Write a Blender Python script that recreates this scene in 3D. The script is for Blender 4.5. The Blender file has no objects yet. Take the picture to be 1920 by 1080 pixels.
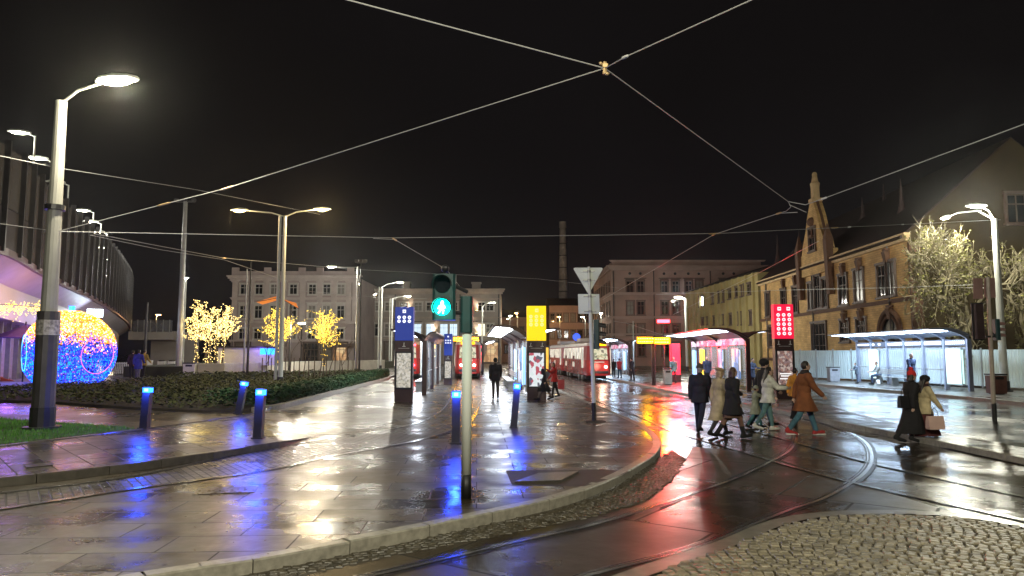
import bpy, bmesh, math, random
from mathutils import Vector, Matrix
R = math.radians
rnd = random.Random(7)
sc = bpy.context.scene
COL = sc.collection
# ------------------------------------------------------------------ camera
F, HZ, CH = 1330.0, 662.0, 1.97
PITCH = math.atan((HZ - 540) / F)
cam = bpy.data.cameras.new("camera"); cam.sensor_width = 36; cam.lens = F / 1920 * 36
cam.clip_start = .1; cam.clip_end = 3000
co = bpy.data.objects.new("camera", cam); COL.objects.link(co)
co.location = (0, 0, CH); co.rotation_euler = (math.pi / 2 + PITCH, 0, 0)
sc.camera = co
CP, SP = math.cos(PITCH), math.sin(PITCH)
def ray(px, py):
    x = (px - 960) / F; u = -(py - 540) / F
    return Vector((x, CP - u * SP, SP + u * CP))
def G(px, py, z=0.0):               # a point of the photograph on the level z
    d = ray(px, py); t = (z - CH) / d.z
    return Vector((d.x * t, d.y * t, z))
def AT(px, py, Y):                  # a point of the photograph at depth Y
    d = ray(px, py); t = Y / d.y
    return Vector((d.x * t, Y, CH + d.z * t))
def XA(px, Y): return AT(px, HZ, Y).x
# ------------------------------------------------------------------ mesh builder
class MB:
    def __init__(s): s.v = []; s.f = []; s.m = []; s.mi = 0
    def quad(s, *p):
        n = len(s.v); s.v += [tuple(q) for q in p]; s.f.append(tuple(range(n, n + len(p)))); s.m.append(s.mi)
    def box(s, c, d, rz=0, taper=1.0, M=None):
        x, y, z = d[0] / 2, d[1] / 2, d[2] / 2; n = len(s.v); cr, sr = math.cos(rz), math.sin(rz)
        for k in (-1, 1):
            tp = taper if k == 1 else 1
            for a, b in ((-1, -1), (1, -1), (1, 1), (-1, 1)):
                p = Vector((a * x * tp, b * y * tp, k * z))
                if M: p = M @ p; p = p + Vector(c)
                else: p = Vector((c[0] + p.x * cr - p.y * sr, c[1] + p.x * sr + p.y * cr, c[2] + p.z))
                s.v.append(tuple(p))
        for f in ((3, 2, 1, 0), (4, 5, 6, 7), (0, 1, 5, 4), (1, 2, 6, 5), (2, 3, 7, 6), (3, 0, 4, 7)):
            s.f.append(tuple(n + i for i in f)); s.m.append(s.mi)
        return s
    def tube(s, pts, r, n=8, caps=True):
        pts = [Vector(p) for p in pts]; rs = r if isinstance(r, (list, tuple)) else [r] * len(pts)
        base = len(s.v); prev = None
        for i, p in enumerate(pts):
            d = (pts[min(i + 1, len(pts) - 1)] - pts[max(i - 1, 0)])
            d = d.normalized() if d.length > 1e-9 else Vector((0, 0, 1))
            if prev is None:
                a = Vector((1, 0, 0)) if abs(d.x) < .9 else Vector((0, 1, 0))
            else: a = prev
            a = (a - d * a.dot(d)); a = a.normalized() if a.length > 1e-6 else d.orthogonal().normalized()
            prev = a; b = d.cross(a)
            for k in range(n):
                t = 2 * math.pi * k / n
                s.v.append(tuple(p + (a * math.cos(t) + b * math.sin(t)) * rs[i]))
        for i in range(len(pts) - 1):
            for k in range(n):
                a0 = base + i * n + k; a1 = base + i * n + (k + 1) % n
                s.f.append((a0, a1, a1 + n, a0 + n)); s.m.append(s.mi)
        if caps:
            s.f.append(tuple(base + k for k in reversed(range(n)))); s.m.append(s.mi)
            l = base + (len(pts) - 1) * n; s.f.append(tuple(l + k for k in range(n))); s.m.append(s.mi)
        return s
    def capsule(s, p0, p1, r0, r1, n=10):
        p0, p1 = Vector(p0), Vector(p1); d = (p1 - p0)
        d = d.normalized() if d.length > 1e-6 else Vector((0, 0, 1))
        P, Q = [], []
        for a in (-85, -55, -25): P.append(p0 + d * r0 * math.sin(R(a))); Q.append(r0 * math.cos(R(a)))
        P.append(p0); Q.append(r0); P.append(p1); Q.append(r1)
        for a in (25, 55, 85): P.append(p1 + d * r1 * math.sin(R(a))); Q.append(r1 * math.cos(R(a)))
        return s.tube(P, Q, n)
    def ell(s, c, r, n=12, m=8, M=None):
        base = len(s.v); c = Vector(c)
        for i in range(1, m):
            t = math.pi * i / m
            for k in range(n):
                u = 2 * math.pi * k / n
                p = Vector((r[0] * math.sin(t) * math.cos(u), r[1] * math.sin(t) * math.sin(u), r[2] * math.cos(t)))
                if M: p = M @ p
                s.v.append(tuple(c + p))
        top = len(s.v); q = Vector((0, 0, r[2])); q = M @ q if M else q
        s.v.append(tuple(c + q)); s.v.append(tuple(c - q))
        for i in range(m - 2):
            for k in range(n):
                a = base + i * n + k; b = base + i * n + (k + 1) % n
                s.f.append((a, a + n, b + n, b)); s.m.append(s.mi)
        for k in range(n):
            s.f.append((top, base + k, base + (k + 1) % n)); s.m.append(s.mi)
            a = base + (m - 2) * n; s.f.append((top + 1, a + (k + 1) % n, a + k)); s.m.append(s.mi)
        return s
    def prism(s, poly, z0, z1, top=True, bottom=True):
        n = len(s.v); k = len(poly)
        for z in (z0, z1):
            for i, p in enumerate(poly): s.v.append((p[0], p[1], (z[i] if isinstance(z, (list, tuple)) else z)))
        for i in range(k):
            j = (i + 1) % k; s.f.append((n + i, n + j, n + k + j, n + k + i)); s.m.append(s.mi)
        if top: s.f.append(tuple(n + k + i for i in range(k))); s.m.append(s.mi)
        if bottom: s.f.append(tuple(n + i for i in reversed(range(k)))); s.m.append(s.mi)
        return s
    def rings(s, rs, caps=True):      # loft of equal-length rings
        n = len(s.v); k = len(rs[0])
        for r_ in rs: s.v += [tuple(p) for p in r_]
        for i in range(len(rs) - 1):
            for j in range(k):
                a = n + i * k + j; b = n + i * k + (j + 1) % k
                s.f.append((a, b, b + k, a + k)); s.m.append(s.mi)
        if caps:
            s.f.append(tuple(n + j for j in reversed(range(k)))); s.m.append(s.mi)
            l = n + (len(rs) - 1) * k; s.f.append(tuple(l + j for j in range(k))); s.m.append(s.mi)
        return s
    def build(s, name, mats, parent=None, smooth=False, fix=False):
        me = bpy.data.meshes.new(name); me.from_pydata(s.v, [], s.f)
        ms = mats if isinstance(mats, (list, tuple)) else [mats]
        for m in ms: me.materials.append(m)
        if len(ms) > 1: me.polygons.foreach_set("material_index", s.m)
        if smooth: me.polygons.foreach_set("use_smooth", [True] * len(s.f))
        if fix:
            bm = bmesh.new(); bm.from_mesh(me); bmesh.ops.recalc_face_normals(bm, faces=bm.faces); bm.to_mesh(me); bm.free()
        me.update()
        o = bpy.data.objects.new(name, me); COL.objects.link(o)
        if parent: o.parent = parent
        return o
def tag(o, label=None, cat=None, group=None, kind=None):
    if label: o["label"] = label
    if cat: o["category"] = cat
    if group: o["group"] = group
    if kind: o["kind"] = kind
    return o
def thing(name, label, cat, loc=(0, 0, 0), rz=0, group=None):
    o = bpy.data.objects.new(name, None); COL.objects.link(o); o.empty_display_size = .3
    o.location = loc; o.rotation_euler = (0, 0, rz)
    return tag(o, label, cat, group)
def struct(o): o["kind"] = "structure"; return o
def copy_tree(o, parent=None):
    c = o.copy(); COL.objects.link(c)
    if parent: c.parent = parent
    for ch in list(o.children): copy_tree(ch, c)
    return c
def relabel(o, label, cat=None, group=None): return tag(o, label, cat, group)
# ------------------------------------------------------------------ materials
def newmat(name):
    m = bpy.data.materials.new(name); m.use_nodes = True
    return m, m.node_tree.nodes, m.node_tree.links, m.node_tree.nodes["Principled BSDF"]
def mat(name, col, rough=.5, metal=0, var=.15, scale=6, bump=0, emit=None, es=0, spec=None, trans=0, alpha=1):
    m, N, L, b = newmat(name)
    b.inputs["Roughness"].default_value = rough; b.inputs["Metallic"].default_value = metal
    c = (*col, 1)
    if var:
        tc = N.new("ShaderNodeTexCoord"); nz = N.new("ShaderNodeTexNoise"); nz.inputs["Scale"].default_value = scale
        nz.inputs["Detail"].default_value = 6
        L.new(tc.outputs["Object"], nz.inputs["Vector"])
        cr = N.new("ShaderNodeValToRGB"); cr.color_ramp.elements[0].position = .3; cr.color_ramp.elements[1].position = .7
        cr.color_ramp.elements[0].color = tuple(x * (1 - var) for x in col) + (1,)
        cr.color_ramp.elements[1].color = tuple(min(1, x * (1 + var)) for x in col) + (1,)
        L.new(nz.outputs["Fac"], cr.inputs["Fac"]); L.new(cr.outputs["Color"], b.inputs["Base Color"])
        if bump:
            bp = N.new("ShaderNodeBump"); bp.inputs["Strength"].default_value = bump; bp.inputs["Distance"].default_value = .02
            L.new(nz.outputs["Fac"], bp.inputs["Height"]); L.new(bp.outputs["Normal"], b.inputs["Normal"])
    else: b.inputs["Base Color"].default_value = c
    if emit: b.inputs["Emission Color"].default_value = (*emit, 1); b.inputs["Emission Strength"].default_value = es
    if trans: b.inputs["Transmission Weight"].default_value = trans; b.inputs["IOR"].default_value = 1.1
    if alpha < 1: b.inputs["Alpha"].default_value = alpha
    return m
def emis(name, col, s):
    m, N, L, b = newmat(name)
    b.inputs["Base Color"].default_value = tuple(min(.8, c) for c in col) + (1,)
    b.inputs["Emission Color"].default_value = (*col, 1); b.inputs["Emission Strength"].default_value = s
    return m
def wet(name, c1, c2, tile=None, rot=0, r0=.08, r1=.34, mortar=(.015, .014, .012), nscale=.35, bump=.25, msize=.012, fine=60, shift=(0, 0), wear=.5):
    """wet paving: tile = (width, row height) in metres"""
    m, N, L, b = newmat(name)
    g = N.new("ShaderNodeNewGeometry")
    mp = N.new("ShaderNodeMapping"); mp.inputs["Rotation"].default_value = (0, 0, rot); mp.inputs["Location"].default_value = (*shift, 0)
    L.new(g.outputs["Position"], mp.inputs["Vector"])
    n1 = N.new("ShaderNodeTexNoise"); n1.inputs["Scale"].default_value = nscale; n1.inputs["Detail"].default_value = 5; n1.inputs["Roughness"].default_value = .6
    L.new(mp.outputs["Vector"], n1.inputs["Vector"])
    n2 = N.new("ShaderNodeTexNoise"); n2.inputs["Scale"].default_value = fine; n2.inputs["Detail"].default_value = 3
    L.new(mp.outputs["Vector"], n2.inputs["Vector"])
    n3 = N.new("ShaderNodeTexNoise"); n3.inputs["Scale"].default_value = 3.1; n3.inputs["Detail"].default_value = 6
    L.new(mp.outputs["Vector"], n3.inputs["Vector"])
    rr = N.new("ShaderNodeMapRange"); rr.inputs["From Min"].default_value = .38; rr.inputs["From Max"].default_value = .62
    rr.inputs["To Min"].default_value = r0; rr.inputs["To Max"].default_value = r1
    L.new(n1.outputs["Fac"], rr.inputs["Value"])
    mx = N.new("ShaderNodeMix"); mx.data_type = 'RGBA'
    mx.inputs["A"].default_value = (*c1, 1); mx.inputs["B"].default_value = (*c2, 1)
    L.new(n3.outputs["Fac"], mx.inputs["Factor"])
    col = mx.outputs["Result"]; rough = rr.outputs["Result"]; h = n2.outputs["Fac"]
    bp = N.new("ShaderNodeBump"); bp.inputs["Strength"].default_value = bump; bp.inputs["Distance"].default_value = .004
    L.new(h, bp.inputs["Height"]); nor = bp.outputs["Normal"]
    n4 = N.new("ShaderNodeTexNoise"); n4.inputs["Scale"].default_value = 2.3; n4.inputs["Detail"].default_value = 4; L.new(mp.outputs["Vector"], n4.inputs["Vector"])
    b4 = N.new("ShaderNodeBump"); b4.inputs["Strength"].default_value = .5; b4.inputs["Distance"].default_value = .022
    L.new(n4.outputs["Fac"], b4.inputs["Height"]); L.new(nor, b4.inputs["Normal"]); nor = b4.outputs["Normal"]
    if tile:
        br = N.new("ShaderNodeTexBrick"); br.inputs["Scale"].default_value = 1
        br.inputs["Brick Width"].default_value = tile[0]; br.inputs["Row Height"].default_value = tile[1]
        br.inputs["Mortar Size"].default_value = msize; br.inputs["Mortar Smooth"].default_value = .3; br.inputs["Bias"].default_value = 0
        br.inputs["Color1"].default_value = (.5, .49, .47, 1); br.inputs["Color2"].default_value = (1.4, 1.36, 1.3, 1)
        br.inputs["Mortar"].default_value = (.25, .24, .22, 1)
        L.new(mp.outputs["Vector"], br.inputs["Vector"])
        mu = N.new("ShaderNodeMix"); mu.data_type = 'RGBA'; mu.blend_type = 'MULTIPLY'; mu.inputs["Factor"].default_value = 1
        L.new(col, mu.inputs["A"]); L.new(br.outputs["Color"], mu.inputs["B"]); col = mu.outputs["Result"]
        # per-slab tone shifts the gloss a little, joints are rough
        sep = N.new("ShaderNodeMath"); sep.operation = 'MULTIPLY_ADD'; sep.inputs[1].default_value = .10; 
        lum = N.new("ShaderNodeRGBToBW"); L.new(br.outputs["Color"], lum.inputs["Color"])
        L.new(lum.outputs["Val"], sep.inputs[0]); L.new(rough, sep.inputs[2])
        ms = N.new("ShaderNodeMath"); ms.operation = 'MULTIPLY_ADD'; ms.inputs[1].default_value = .35; ms.use_clamp = True
        L.new(br.outputs["Fac"], ms.inputs[0]); L.new(sep.outputs["Value"], ms.inputs[2]); rough = ms.outputs["Value"]
        b2 = N.new("ShaderNodeBump"); b2.inputs["Strength"].default_value = .8; b2.inputs["Distance"].default_value = .012; b2.invert = True
        L.new(br.outputs["Fac"], b2.inputs["Height"]); L.new(nor, b2.inputs["Normal"]); nor = b2.outputs["Normal"]
    L.new(col, b.inputs["Base Color"]); L.new(rough, b.inputs["Roughness"]); L.new(nor, b.inputs["Normal"])
    return m
def brickmat(name, c1, c2, scale=1, bw=.25, rh=.075, mortar=(.3, .28, .25), rough=.85):
    m, N, L, b = newmat(name)
    tc = N.new("ShaderNodeTexCoord"); sx = N.new("ShaderNodeSeparateXYZ"); ad = N.new("ShaderNodeMath"); cb = N.new("ShaderNodeCombineXYZ")
    L.new(tc.outputs["Object"], sx.inputs[0]); L.new(sx.outputs[0], ad.inputs[0]); L.new(sx.outputs[1], ad.inputs[1])
    L.new(ad.outputs[0], cb.inputs[0]); L.new(sx.outputs[2], cb.inputs[1])
    br = N.new("ShaderNodeTexBrick"); br.inputs["Scale"].default_value = scale; br.inputs["Brick Width"].default_value = bw; br.inputs["Row Height"].default_value = rh
    br.inputs["Mortar Size"].default_value = .008; br.inputs["Color1"].default_value = (*c1, 1); br.inputs["Color2"].default_value = (*c2, 1); br.inputs["Mortar"].default_value = (*mortar, 1)
    L.new(cb.outputs[0], br.inputs["Vector"])
    nz = N.new("ShaderNodeTexNoise"); nz.inputs["Scale"].default_value = .8; nz.inputs["Detail"].default_value = 8; L.new(tc.outputs["Object"], nz.inputs["Vector"])
    cr = N.new("ShaderNodeValToRGB"); cr.color_ramp.elements[0].position = .35; cr.color_ramp.elements[0].color = (.78, .74, .70, 1); cr.color_ramp.elements[1].position = .65; cr.color_ramp.elements[1].color = (1.15, 1.1, 1.05, 1)
    L.new(nz.outputs["Fac"], cr.inputs["Fac"])
    mu = N.new("ShaderNodeMix"); mu.data_type = 'RGBA'; mu.blend_type = 'MULTIPLY'; mu.inputs["Factor"].default_value = 1
    L.new(br.outputs["Color"], mu.inputs["A"]); L.new(cr.outputs["Color"], mu.inputs["B"]); L.new(mu.outputs["Result"], b.inputs["Base Color"])
    b.inputs["Roughness"].default_value = rough
    bp = N.new("ShaderNodeBump"); bp.inputs["Strength"].default_value = .4; bp.inputs["Distance"].default_value = .01; L.new(br.outputs["Fac"], bp.inputs["Height"]); bp.invert = True
    L.new(bp.outputs["Normal"], b.inputs["Normal"])
    return m
def pattern_emis(name, cols, strength, sx=3, sy=3, seed=0.0, base=.05):
    """lit panel with a voronoi patchwork of colours (posters, lit interiors)"""
    m, N, L, b = newmat(name)
    tc = N.new("ShaderNodeTexCoord"); mp = N.new("ShaderNodeMapping"); mp.inputs["Scale"].default_value = (sx, sx, sy); mp.inputs["Location"].default_value = (seed, seed * 2, seed * 3)
    L.new(tc.outputs["Object"], mp.inputs["Vector"])
    nz = N.new("ShaderNodeTexVoronoi"); nz.inputs["Scale"].default_value = 1; L.new(mp.outputs["Vector"], nz.inputs["Vector"])
    bw = N.new("ShaderNodeSeparateColor"); L.new(nz.outputs["Color"], bw.inputs["Color"])
    cr = N.new("ShaderNodeValToRGB"); cr.color_ramp.interpolation = 'CONSTANT'
    while len(cr.color_ramp.elements) < len(cols): cr.color_ramp.elements.new(.5)
    for i, c in enumerate(cols):
        cr.color_ramp.elements[i].position = i / len(cols); cr.color_ramp.elements[i].color = (*c, 1)
    L.new(bw.outputs[0], cr.inputs["Fac"])
    L.new(cr.outputs["Color"], b.inputs["Emission Color"]); b.inputs["Emission Strength"].default_value = strength
    b.inputs["Base Color"].default_value = (base, base, base, 1); b.inputs["Roughness"].default_value = .25
    return m
M = {}
M['steel'] = mat("galvanised steel", (.35, .36, .35), .4, .6, .12, 3)
M['polegrey'] = mat("grey painted pole", (.62, .64, .58), .6, 0, .08, 2)
M['bigpole'] = mat('weathered grey pole', (.27, .27, .24), .5, 0, .12, 2)
M['lowpole'] = mat('shaded lower pole', (.055, .05, .05), .45, 0, .25, 3)
M['darkpole'] = mat("dark painted steel", (.035, .033, .035), .4, .3, .2, 5)
M['black'] = mat("black plastic", (.012, .012, .014), .4, 0, .1)
M['rubber'] = mat("black rubber", (.008, .008, .008), .5, 0, .1)
M['signgreen'] = mat("dark green signal housing", (.012, .045, .045), .4, 0, .2)
M['signback'] = mat("bare aluminium sign back", (.72, .77, .70), .6, 0, .06, 2)
M['signrust'] = mat("brown sign back", (.28, .16, .14), .5, .1, .15, 3)
M['white'] = mat("white paint", (.75, .75, .73), .5, 0, .05)
M['brownframe'] = mat("dark brown painted frame", (.06, .035, .035), .35, .3, .15, 4)
M['wire'] = mat("tram wire", (.5, .5, .48), .45, .0, .05)
M['brass'] = mat("wire clamp", (.7, .5, .25), .4, .5, .1)
M['glass'] = mat("thin glass", (.8, .9, 1), .03, 0, 0, alpha=.16)
M['glassdark'] = mat("dark window glass", (.012, .013, .016), .08, 0, 0)
M['glass_lit'] = emis("lit window", (1, .86, .62), 1.1)
M['glass_cool'] = emis("cool lit window", (.62, .8, 1), .8)
M['bluelamp'] = emis("blue lamp", (.005, .06, 1), 13)
M['bluecore'] = emis("blue lamp core", (.1, .55, 1), 6)
M['lampwhite'] = emis("street lamp lens", (1, .92, .7), 35)
M['lampwarm'] = emis("warm street lamp lens", (1, .72, .32), 16)
M['lampsodium'] = emis("sodium lamp lens", (1, .5, .12), 40)
M['tube'] = emis("cool light panel", (.58, .77, 1), 26)
M['tubem'] = emis('soft light panel', (.7, .8, 1), 8)
M['tubew'] = emis("white light panel", (.8, .88, 1), 16)
M['green'] = emis("green signal lens", (.0, .95, .75), 7)
M['greenman'] = emis("green walking figure", (.45, 1, .85), 12)
M['redlamp'] = emis("red lamp", (1, .03, .05), 14)
M['amber'] = emis("amber display", (1, .43, .0), 2.1)
M['orangelamp'] = emis("orange lamp", (1, .45, .05), 8)
# ================================================================== GROUND
def cr_spline(P, step=.35):
    P = [Vector(p) for p in P]; out = []
    Q = [P[0] * 2 - P[1]] + P + [P[-1] * 2 - P[-2]]
    for i in range(1, len(Q) - 2):
        a, b, c, d = Q[i - 1], Q[i], Q[i + 1], Q[i + 2]; n = max(1, int((c - b).length / step))
        for k in range(n):
            t = k / n
            out.append(.5 * ((2 * b) + (c - a) * t + (2 * a - 5 * b + 4 * c - d) * t * t + (3 * b - a - 3 * c + d) * t ** 3))
    out.append(P[-1]); return out
def offset(P, o):
    res = []
    for i, p in enumerate(P):
        d = P[min(i + 1, len(P) - 1)] - P[max(i - 1, 0)]; d.z = 0; d.normalize()
        res.append(p + Vector((-d.y, d.x, 0)) * o)
    return res
def strip(mb, P, o0, o1, z):
    A, B = offset(P, o0), offset(P, o1)
    for i in range(len(P) - 1):
        q = [A[i], A[i + 1], B[i + 1], B[i]]
        mb.quad(*[(p.x, p.y, z if z is not None else p.z) for p in q])
def GP(lst, z=0.0): return [G(x, y, z) for x, y in lst]
def poly_in(p, poly):
    c = False; j = len(poly) - 1
    for i in range(len(poly)):
        a, b = poly[i], poly[j]
        if (a[1] > p[1]) != (b[1] > p[1]) and p[0] < (b[0] - a[0]) * (p[1] - a[1]) / (b[1] - a[1]) + a[0]: c = not c
        j = i
    return c
VPA = math.atan((895 - 960) / F)             # direction of the platforms
ROT = VPA
asphalt = wet("wet asphalt", (.026, .021, .014), (.05, .04, .026), None, 0, .11, .32, nscale=.45, bump=.22, fine=45)
pave = wet("wet paving slabs", (.042, .033, .020), (.088, .070, .044), (1.2, .58), ROT, .10, .34, nscale=.9, bump=.22, msize=.010, fine=55)
pave2 = wet("wet pavement slabs", (.045, .039, .03), (.08, .07, .055), (.7, .5), ROT + .9, .11, .30, nscale=.4, bump=.28, msize=.012, fine=50, shift=(3, 1))
plazam = wet("wet plaza stone", (.06, .055, .048), (.10, .09, .08), (1.2, .6), ROT, .11, .30, nscale=.3, bump=.2)
slabm = wet("wet track slabs", (.032, .025, .018), (.06, .047, .032), (1.9, 2.6), .62, .14, .32, nscale=.5, bump=.3, msize=.02, fine=60)
settm = wet("wet granite setts", (.06, .054, .044), (.11, .098, .078), (.26, .12), ROT + 1.0, .12, .3, nscale=.6, bump=.4, msize=.014)
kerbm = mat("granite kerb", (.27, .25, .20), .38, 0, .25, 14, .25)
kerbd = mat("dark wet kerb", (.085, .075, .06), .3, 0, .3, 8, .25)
railm = mat("polished rail steel", (.50, .49, .47), .2, .9, .15, 9)
bandm = mat("dark rail groove filler", (.016, .014, .012), .3, 0, .3, 20, .3)
stone = mat("cobble stone", (.17, .145, .095), .48, 0, .55, 6.3, .8)
stone2 = mat("small dark cobble", (.055, .045, .028), .42, 0, .45, 7, .6)
mortarm = mat("wet sandy joints", (.045, .036, .022), .6, 0, .4, 30, .5)
concm = mat("concrete border", (.15, .135, .11), .32, 0, .25, 6, .2)

g = MB(); g.quad((-500, -30, 0), (500, -30, 0), (500, 1500, 0), (-500, 1500, 0)); struct(g.build("road", asphalt))

ISL_R = [(-260, 1215), (200, 1094), (495, 1047), (675, 1012), (812, 985), (945, 957), (1045, 935), (1115, 912), (1160, 893), (1213, 863), (1236, 844), (1239, 829), (1228, 812), (1203, 795), (1165, 778), (1125, 762), (1085, 746), (1040, 727), (1000, 711), (955, 694), (925, 683), (915, 676)]
isl_r = cr_spline(GP(ISL_R, .12), .5)
far_l = [G(760, 676, .12), G(600, 690, .12), G(400, 705, .12), G(-200, 760, .12), Vector((-30, 8, .12)), Vector((-30, 0, .12)), Vector((-6, 0, .12))]
isl = [p.copy() for p in isl_r] + far_l
kin = offset(isl_r, .16)
body = kin + far_l
o = MB()
n0 = len(o.v); o.v += [(p.x, p.y, .12) for p in body]; o.f.append(tuple(range(n0, n0 + len(body)))); o.m.append(0)
struct(o.build("island_pavement", pave))
def kerb_run(P, w, z0, z1, m, name, length=1.0, gap=.012, label=None):
    """a run of separate kerb stones, each slightly uneven"""
    mb = MB(); Q = P; acc = [0]
    for i in range(1, len(Q)): acc.append(acc[-1] + (Q[i] - Q[i - 1]).length)
    def at(s):
        s = max(0, min(acc[-1], s))
        for i in range(1, len(Q)):
            if acc[i] >= s: t = (s - acc[i - 1]) / max(1e-6, acc[i] - acc[i - 1]); return Q[i - 1].lerp(Q[i], t)
        return Q[-1]
    s = 0
    while s < acc[-1] - .1:
        L_ = length * rnd.uniform(.85, 1.1); a, b, c = at(s), at(min(s + L_ * .5, acc[-1])), at(min(s + L_ - gap, acc[-1])); s += L_
        pts = [a, b, c]; I = offset(pts, w); dz = rnd.uniform(-.006, .006); tn = rnd.uniform(-.004, .004)
        ring = lambda e, dzz: [e[0] , e[1], e[2]]
        zz = z1(a) if callable(z1) else z1
        zc = z1(c) if callable(z1) else z1
        b0 = .015
        for i in range(2):
            p, q, ip, iq = pts[i], pts[i + 1], I[i], I[i + 1]
            za = zz + (zc - zz) * i / 2 + dz; zb = zz + (zc - zz) * (i + 1) / 2 + dz + tn
            n = (ip - p).normalized() * b0; n2 = (iq - q).normalized() * b0
            mb.quad((p.x, p.y, z0), (q.x, q.y, z0), (q.x, q.y, zb - b0), (p.x, p.y, za - b0))
            mb.quad((p.x, p.y, za - b0), (q.x, q.y, zb - b0), (q.x + n2.x, q.y + n2.y, zb), (p.x + n.x, p.y + n.y, za))
            mb.quad((p.x + n.x, p.y + n.y, za), (q.x + n2.x, q.y + n2.y, zb), (iq.x, iq.y, zb), (ip.x, ip.y, za))
            mb.quad((ip.x, ip.y, za), (iq.x, iq.y, zb), (iq.x, iq.y, z0), (ip.x, ip.y, z0))
        for k in (0, 2):
            p, ip = pts[k], I[k]; zk = (zz if k == 0 else zc) + dz - .003
            mb.quad((p.x, p.y, z0), (ip.x, ip.y, z0), (ip.x, ip.y, zk), (p.x, p.y, zk))
    return struct(mb.build(name, m))
kerb_run(isl_r, .16, -.02, .127, kerbm, "island_kerb")

# ---- left pavement strip, raised beyond the curving track
LP = [(-420, 945, -420, 862, .24), (0, 897, 0, 838, .24), (130, 884, 100, 826, .24), (260, 868, 207, 813, .24), (400, 848, 340, 796, .24), (520, 829, 477, 777, .24),
      (578, 821, 520, 765, .13), (700, 803, 600, 745, .128), (770, 782, 670, 727, .128), (820, 757, 715, 714, .128), (838, 735, 735, 708, .128), (846, 716, 765, 700, .128), (852, 705, 790, 692, .128)]
fr = cr_spline([G(a, b, z) for a, b, c, d, z in LP], .6); 
fr2 = [G(a, b, z) for a, b, c, d, z in LP]; bk2 = [G(c, d, min(z, .24)) for a, b, c, d, z in LP]
mb = MB()
for i in range(len(LP) - 1): mb.quad(fr2[i] + Vector((.0, .12, 0)), fr2[i + 1] + Vector((0, .12, 0)), bk2[i + 1], bk2[i])
struct(mb.build("left_pavement", pave2))
kl = fr2[:7]
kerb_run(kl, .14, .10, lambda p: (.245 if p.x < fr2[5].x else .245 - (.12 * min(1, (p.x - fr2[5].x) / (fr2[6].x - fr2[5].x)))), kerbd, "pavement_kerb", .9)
# ---- plaza behind it
pl = [bk2[0], *bk2[1:6], bk2[6], *bk2[7:], G(800, 684, .13), G(640, 682, .13), G(430, 684, .13), G(200, 690, .13), Vector((-90, 80, .13)), Vector((-60, 8, .13))]
mb = MB(); k = len(pl); mb.v = [(p.x, p.y, .20 if 0 < i < 6 else .135) for i, p in enumerate(pl)]; mb.f = [tuple(range(k))]; mb.m = [0]
mb.v = [(x, y, .135) for x, y, z in mb.v]
struct(mb.build("plaza_path", plazam))
bk = offset(bk2, -.0)
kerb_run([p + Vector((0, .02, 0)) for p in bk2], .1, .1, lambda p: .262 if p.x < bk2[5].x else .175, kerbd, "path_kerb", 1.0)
# ---- grass wedge with blades
gr = [G(-420, 872, .22), G(0, 836, .22), G(100, 824, .22), G(207, 811, .22), G(262, 806, .22), G(200, 799, .22), G(90, 792, .22), G(0, 785, .22), G(-300, 775, .22)]
mb = MB(); mb.prism(gr, .13, .235); struct(mb.build("lawn", mat("dark turf soil", (.02, .035, .012), .8, 0, .3, 9, .5)))
mb = MB(); xs = [p.x for p in gr]; ys = [p.y for p in gr]; cnt = 0
while cnt < 21000:
    x, y = rnd.uniform(-19, max(xs)), rnd.uniform(min(ys), max(ys))
    if not poly_in((x, y), gr): continue
    cnt += 1; h = rnd.uniform(.03, .085) * (1.4 if rnd.random() < .1 else 1); a = rnd.uniform(0, 6.28); w = .007; dx, dy = rnd.gauss(0, .025), rnd.gauss(0, .025)
    mb.quad((x - w * math.cos(a), y - w * math.sin(a), .23), (x + w * math.cos(a), y + w * math.sin(a), .23), (x + dx, y + dy, .23 + h))
grassm = mat("grass blades", (.07, .22, .02), .55, 0, .35, 3)
tag(mb.build("grass", grassm), kind="stuff")

# ---- track A : the pair of rails that comes out of the middle platform and curves to the left
def rails(name, lines, z, band=.16):
    for P in lines:
        P = cr_spline(P, .4)
        b = MB(); strip(b, P, -band / 2, band / 2, z); struct(b.build("rail_bed_strip", bandm))
        r = MB(); strip(r, P, -.038, .022, z + .005); strip(r, P, .052, .066, z + .004); struct(r.build("tram_rail", railm))
Lr1 = [(-300, 965), (0, 925), (250, 893), (480, 845), (650, 817), (760, 799), (815, 779), (840, 755), (852, 732), (862, 708), (872, 690), (880, 679)]
Lr2 = [(-300, 1000), (0, 955), (250, 917), (500, 882), (625, 855), (740, 835), (800, 822), (852, 806), (884, 788), (897, 765), (902, 745), (901, 722), (898, 700), (895, 682)]
r1, r2 = GP(Lr1, .124), GP(Lr2, .124)
def resample(P, n):
    acc = [0]
    for i in range(1, len(P)): acc.append(acc[-1] + (P[i] - P[i - 1]).length)
    out = []; j = 1
    for k in range(n):
        s = acc[-1] * k / (n - 1)
        while j < len(P) - 1 and acc[j] < s: j += 1
        out.append(P[j - 1].lerp(P[j], (s - acc[j - 1]) / max(1e-6, acc[j] - acc[j - 1])))
    return out
A_, B_ = resample(cr_spline(r1), 60), resample(cr_spline(r2), 60)
mb = MB()
for i in range(59): mb.quad(*[(p.x, p.y, .1235) for p in (B_[i], B_[i + 1], A_[i + 1], A_[i])])
struct(mb.build("track_setts", settm))
rails("left", [r1, r2], .1275, .13)
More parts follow.
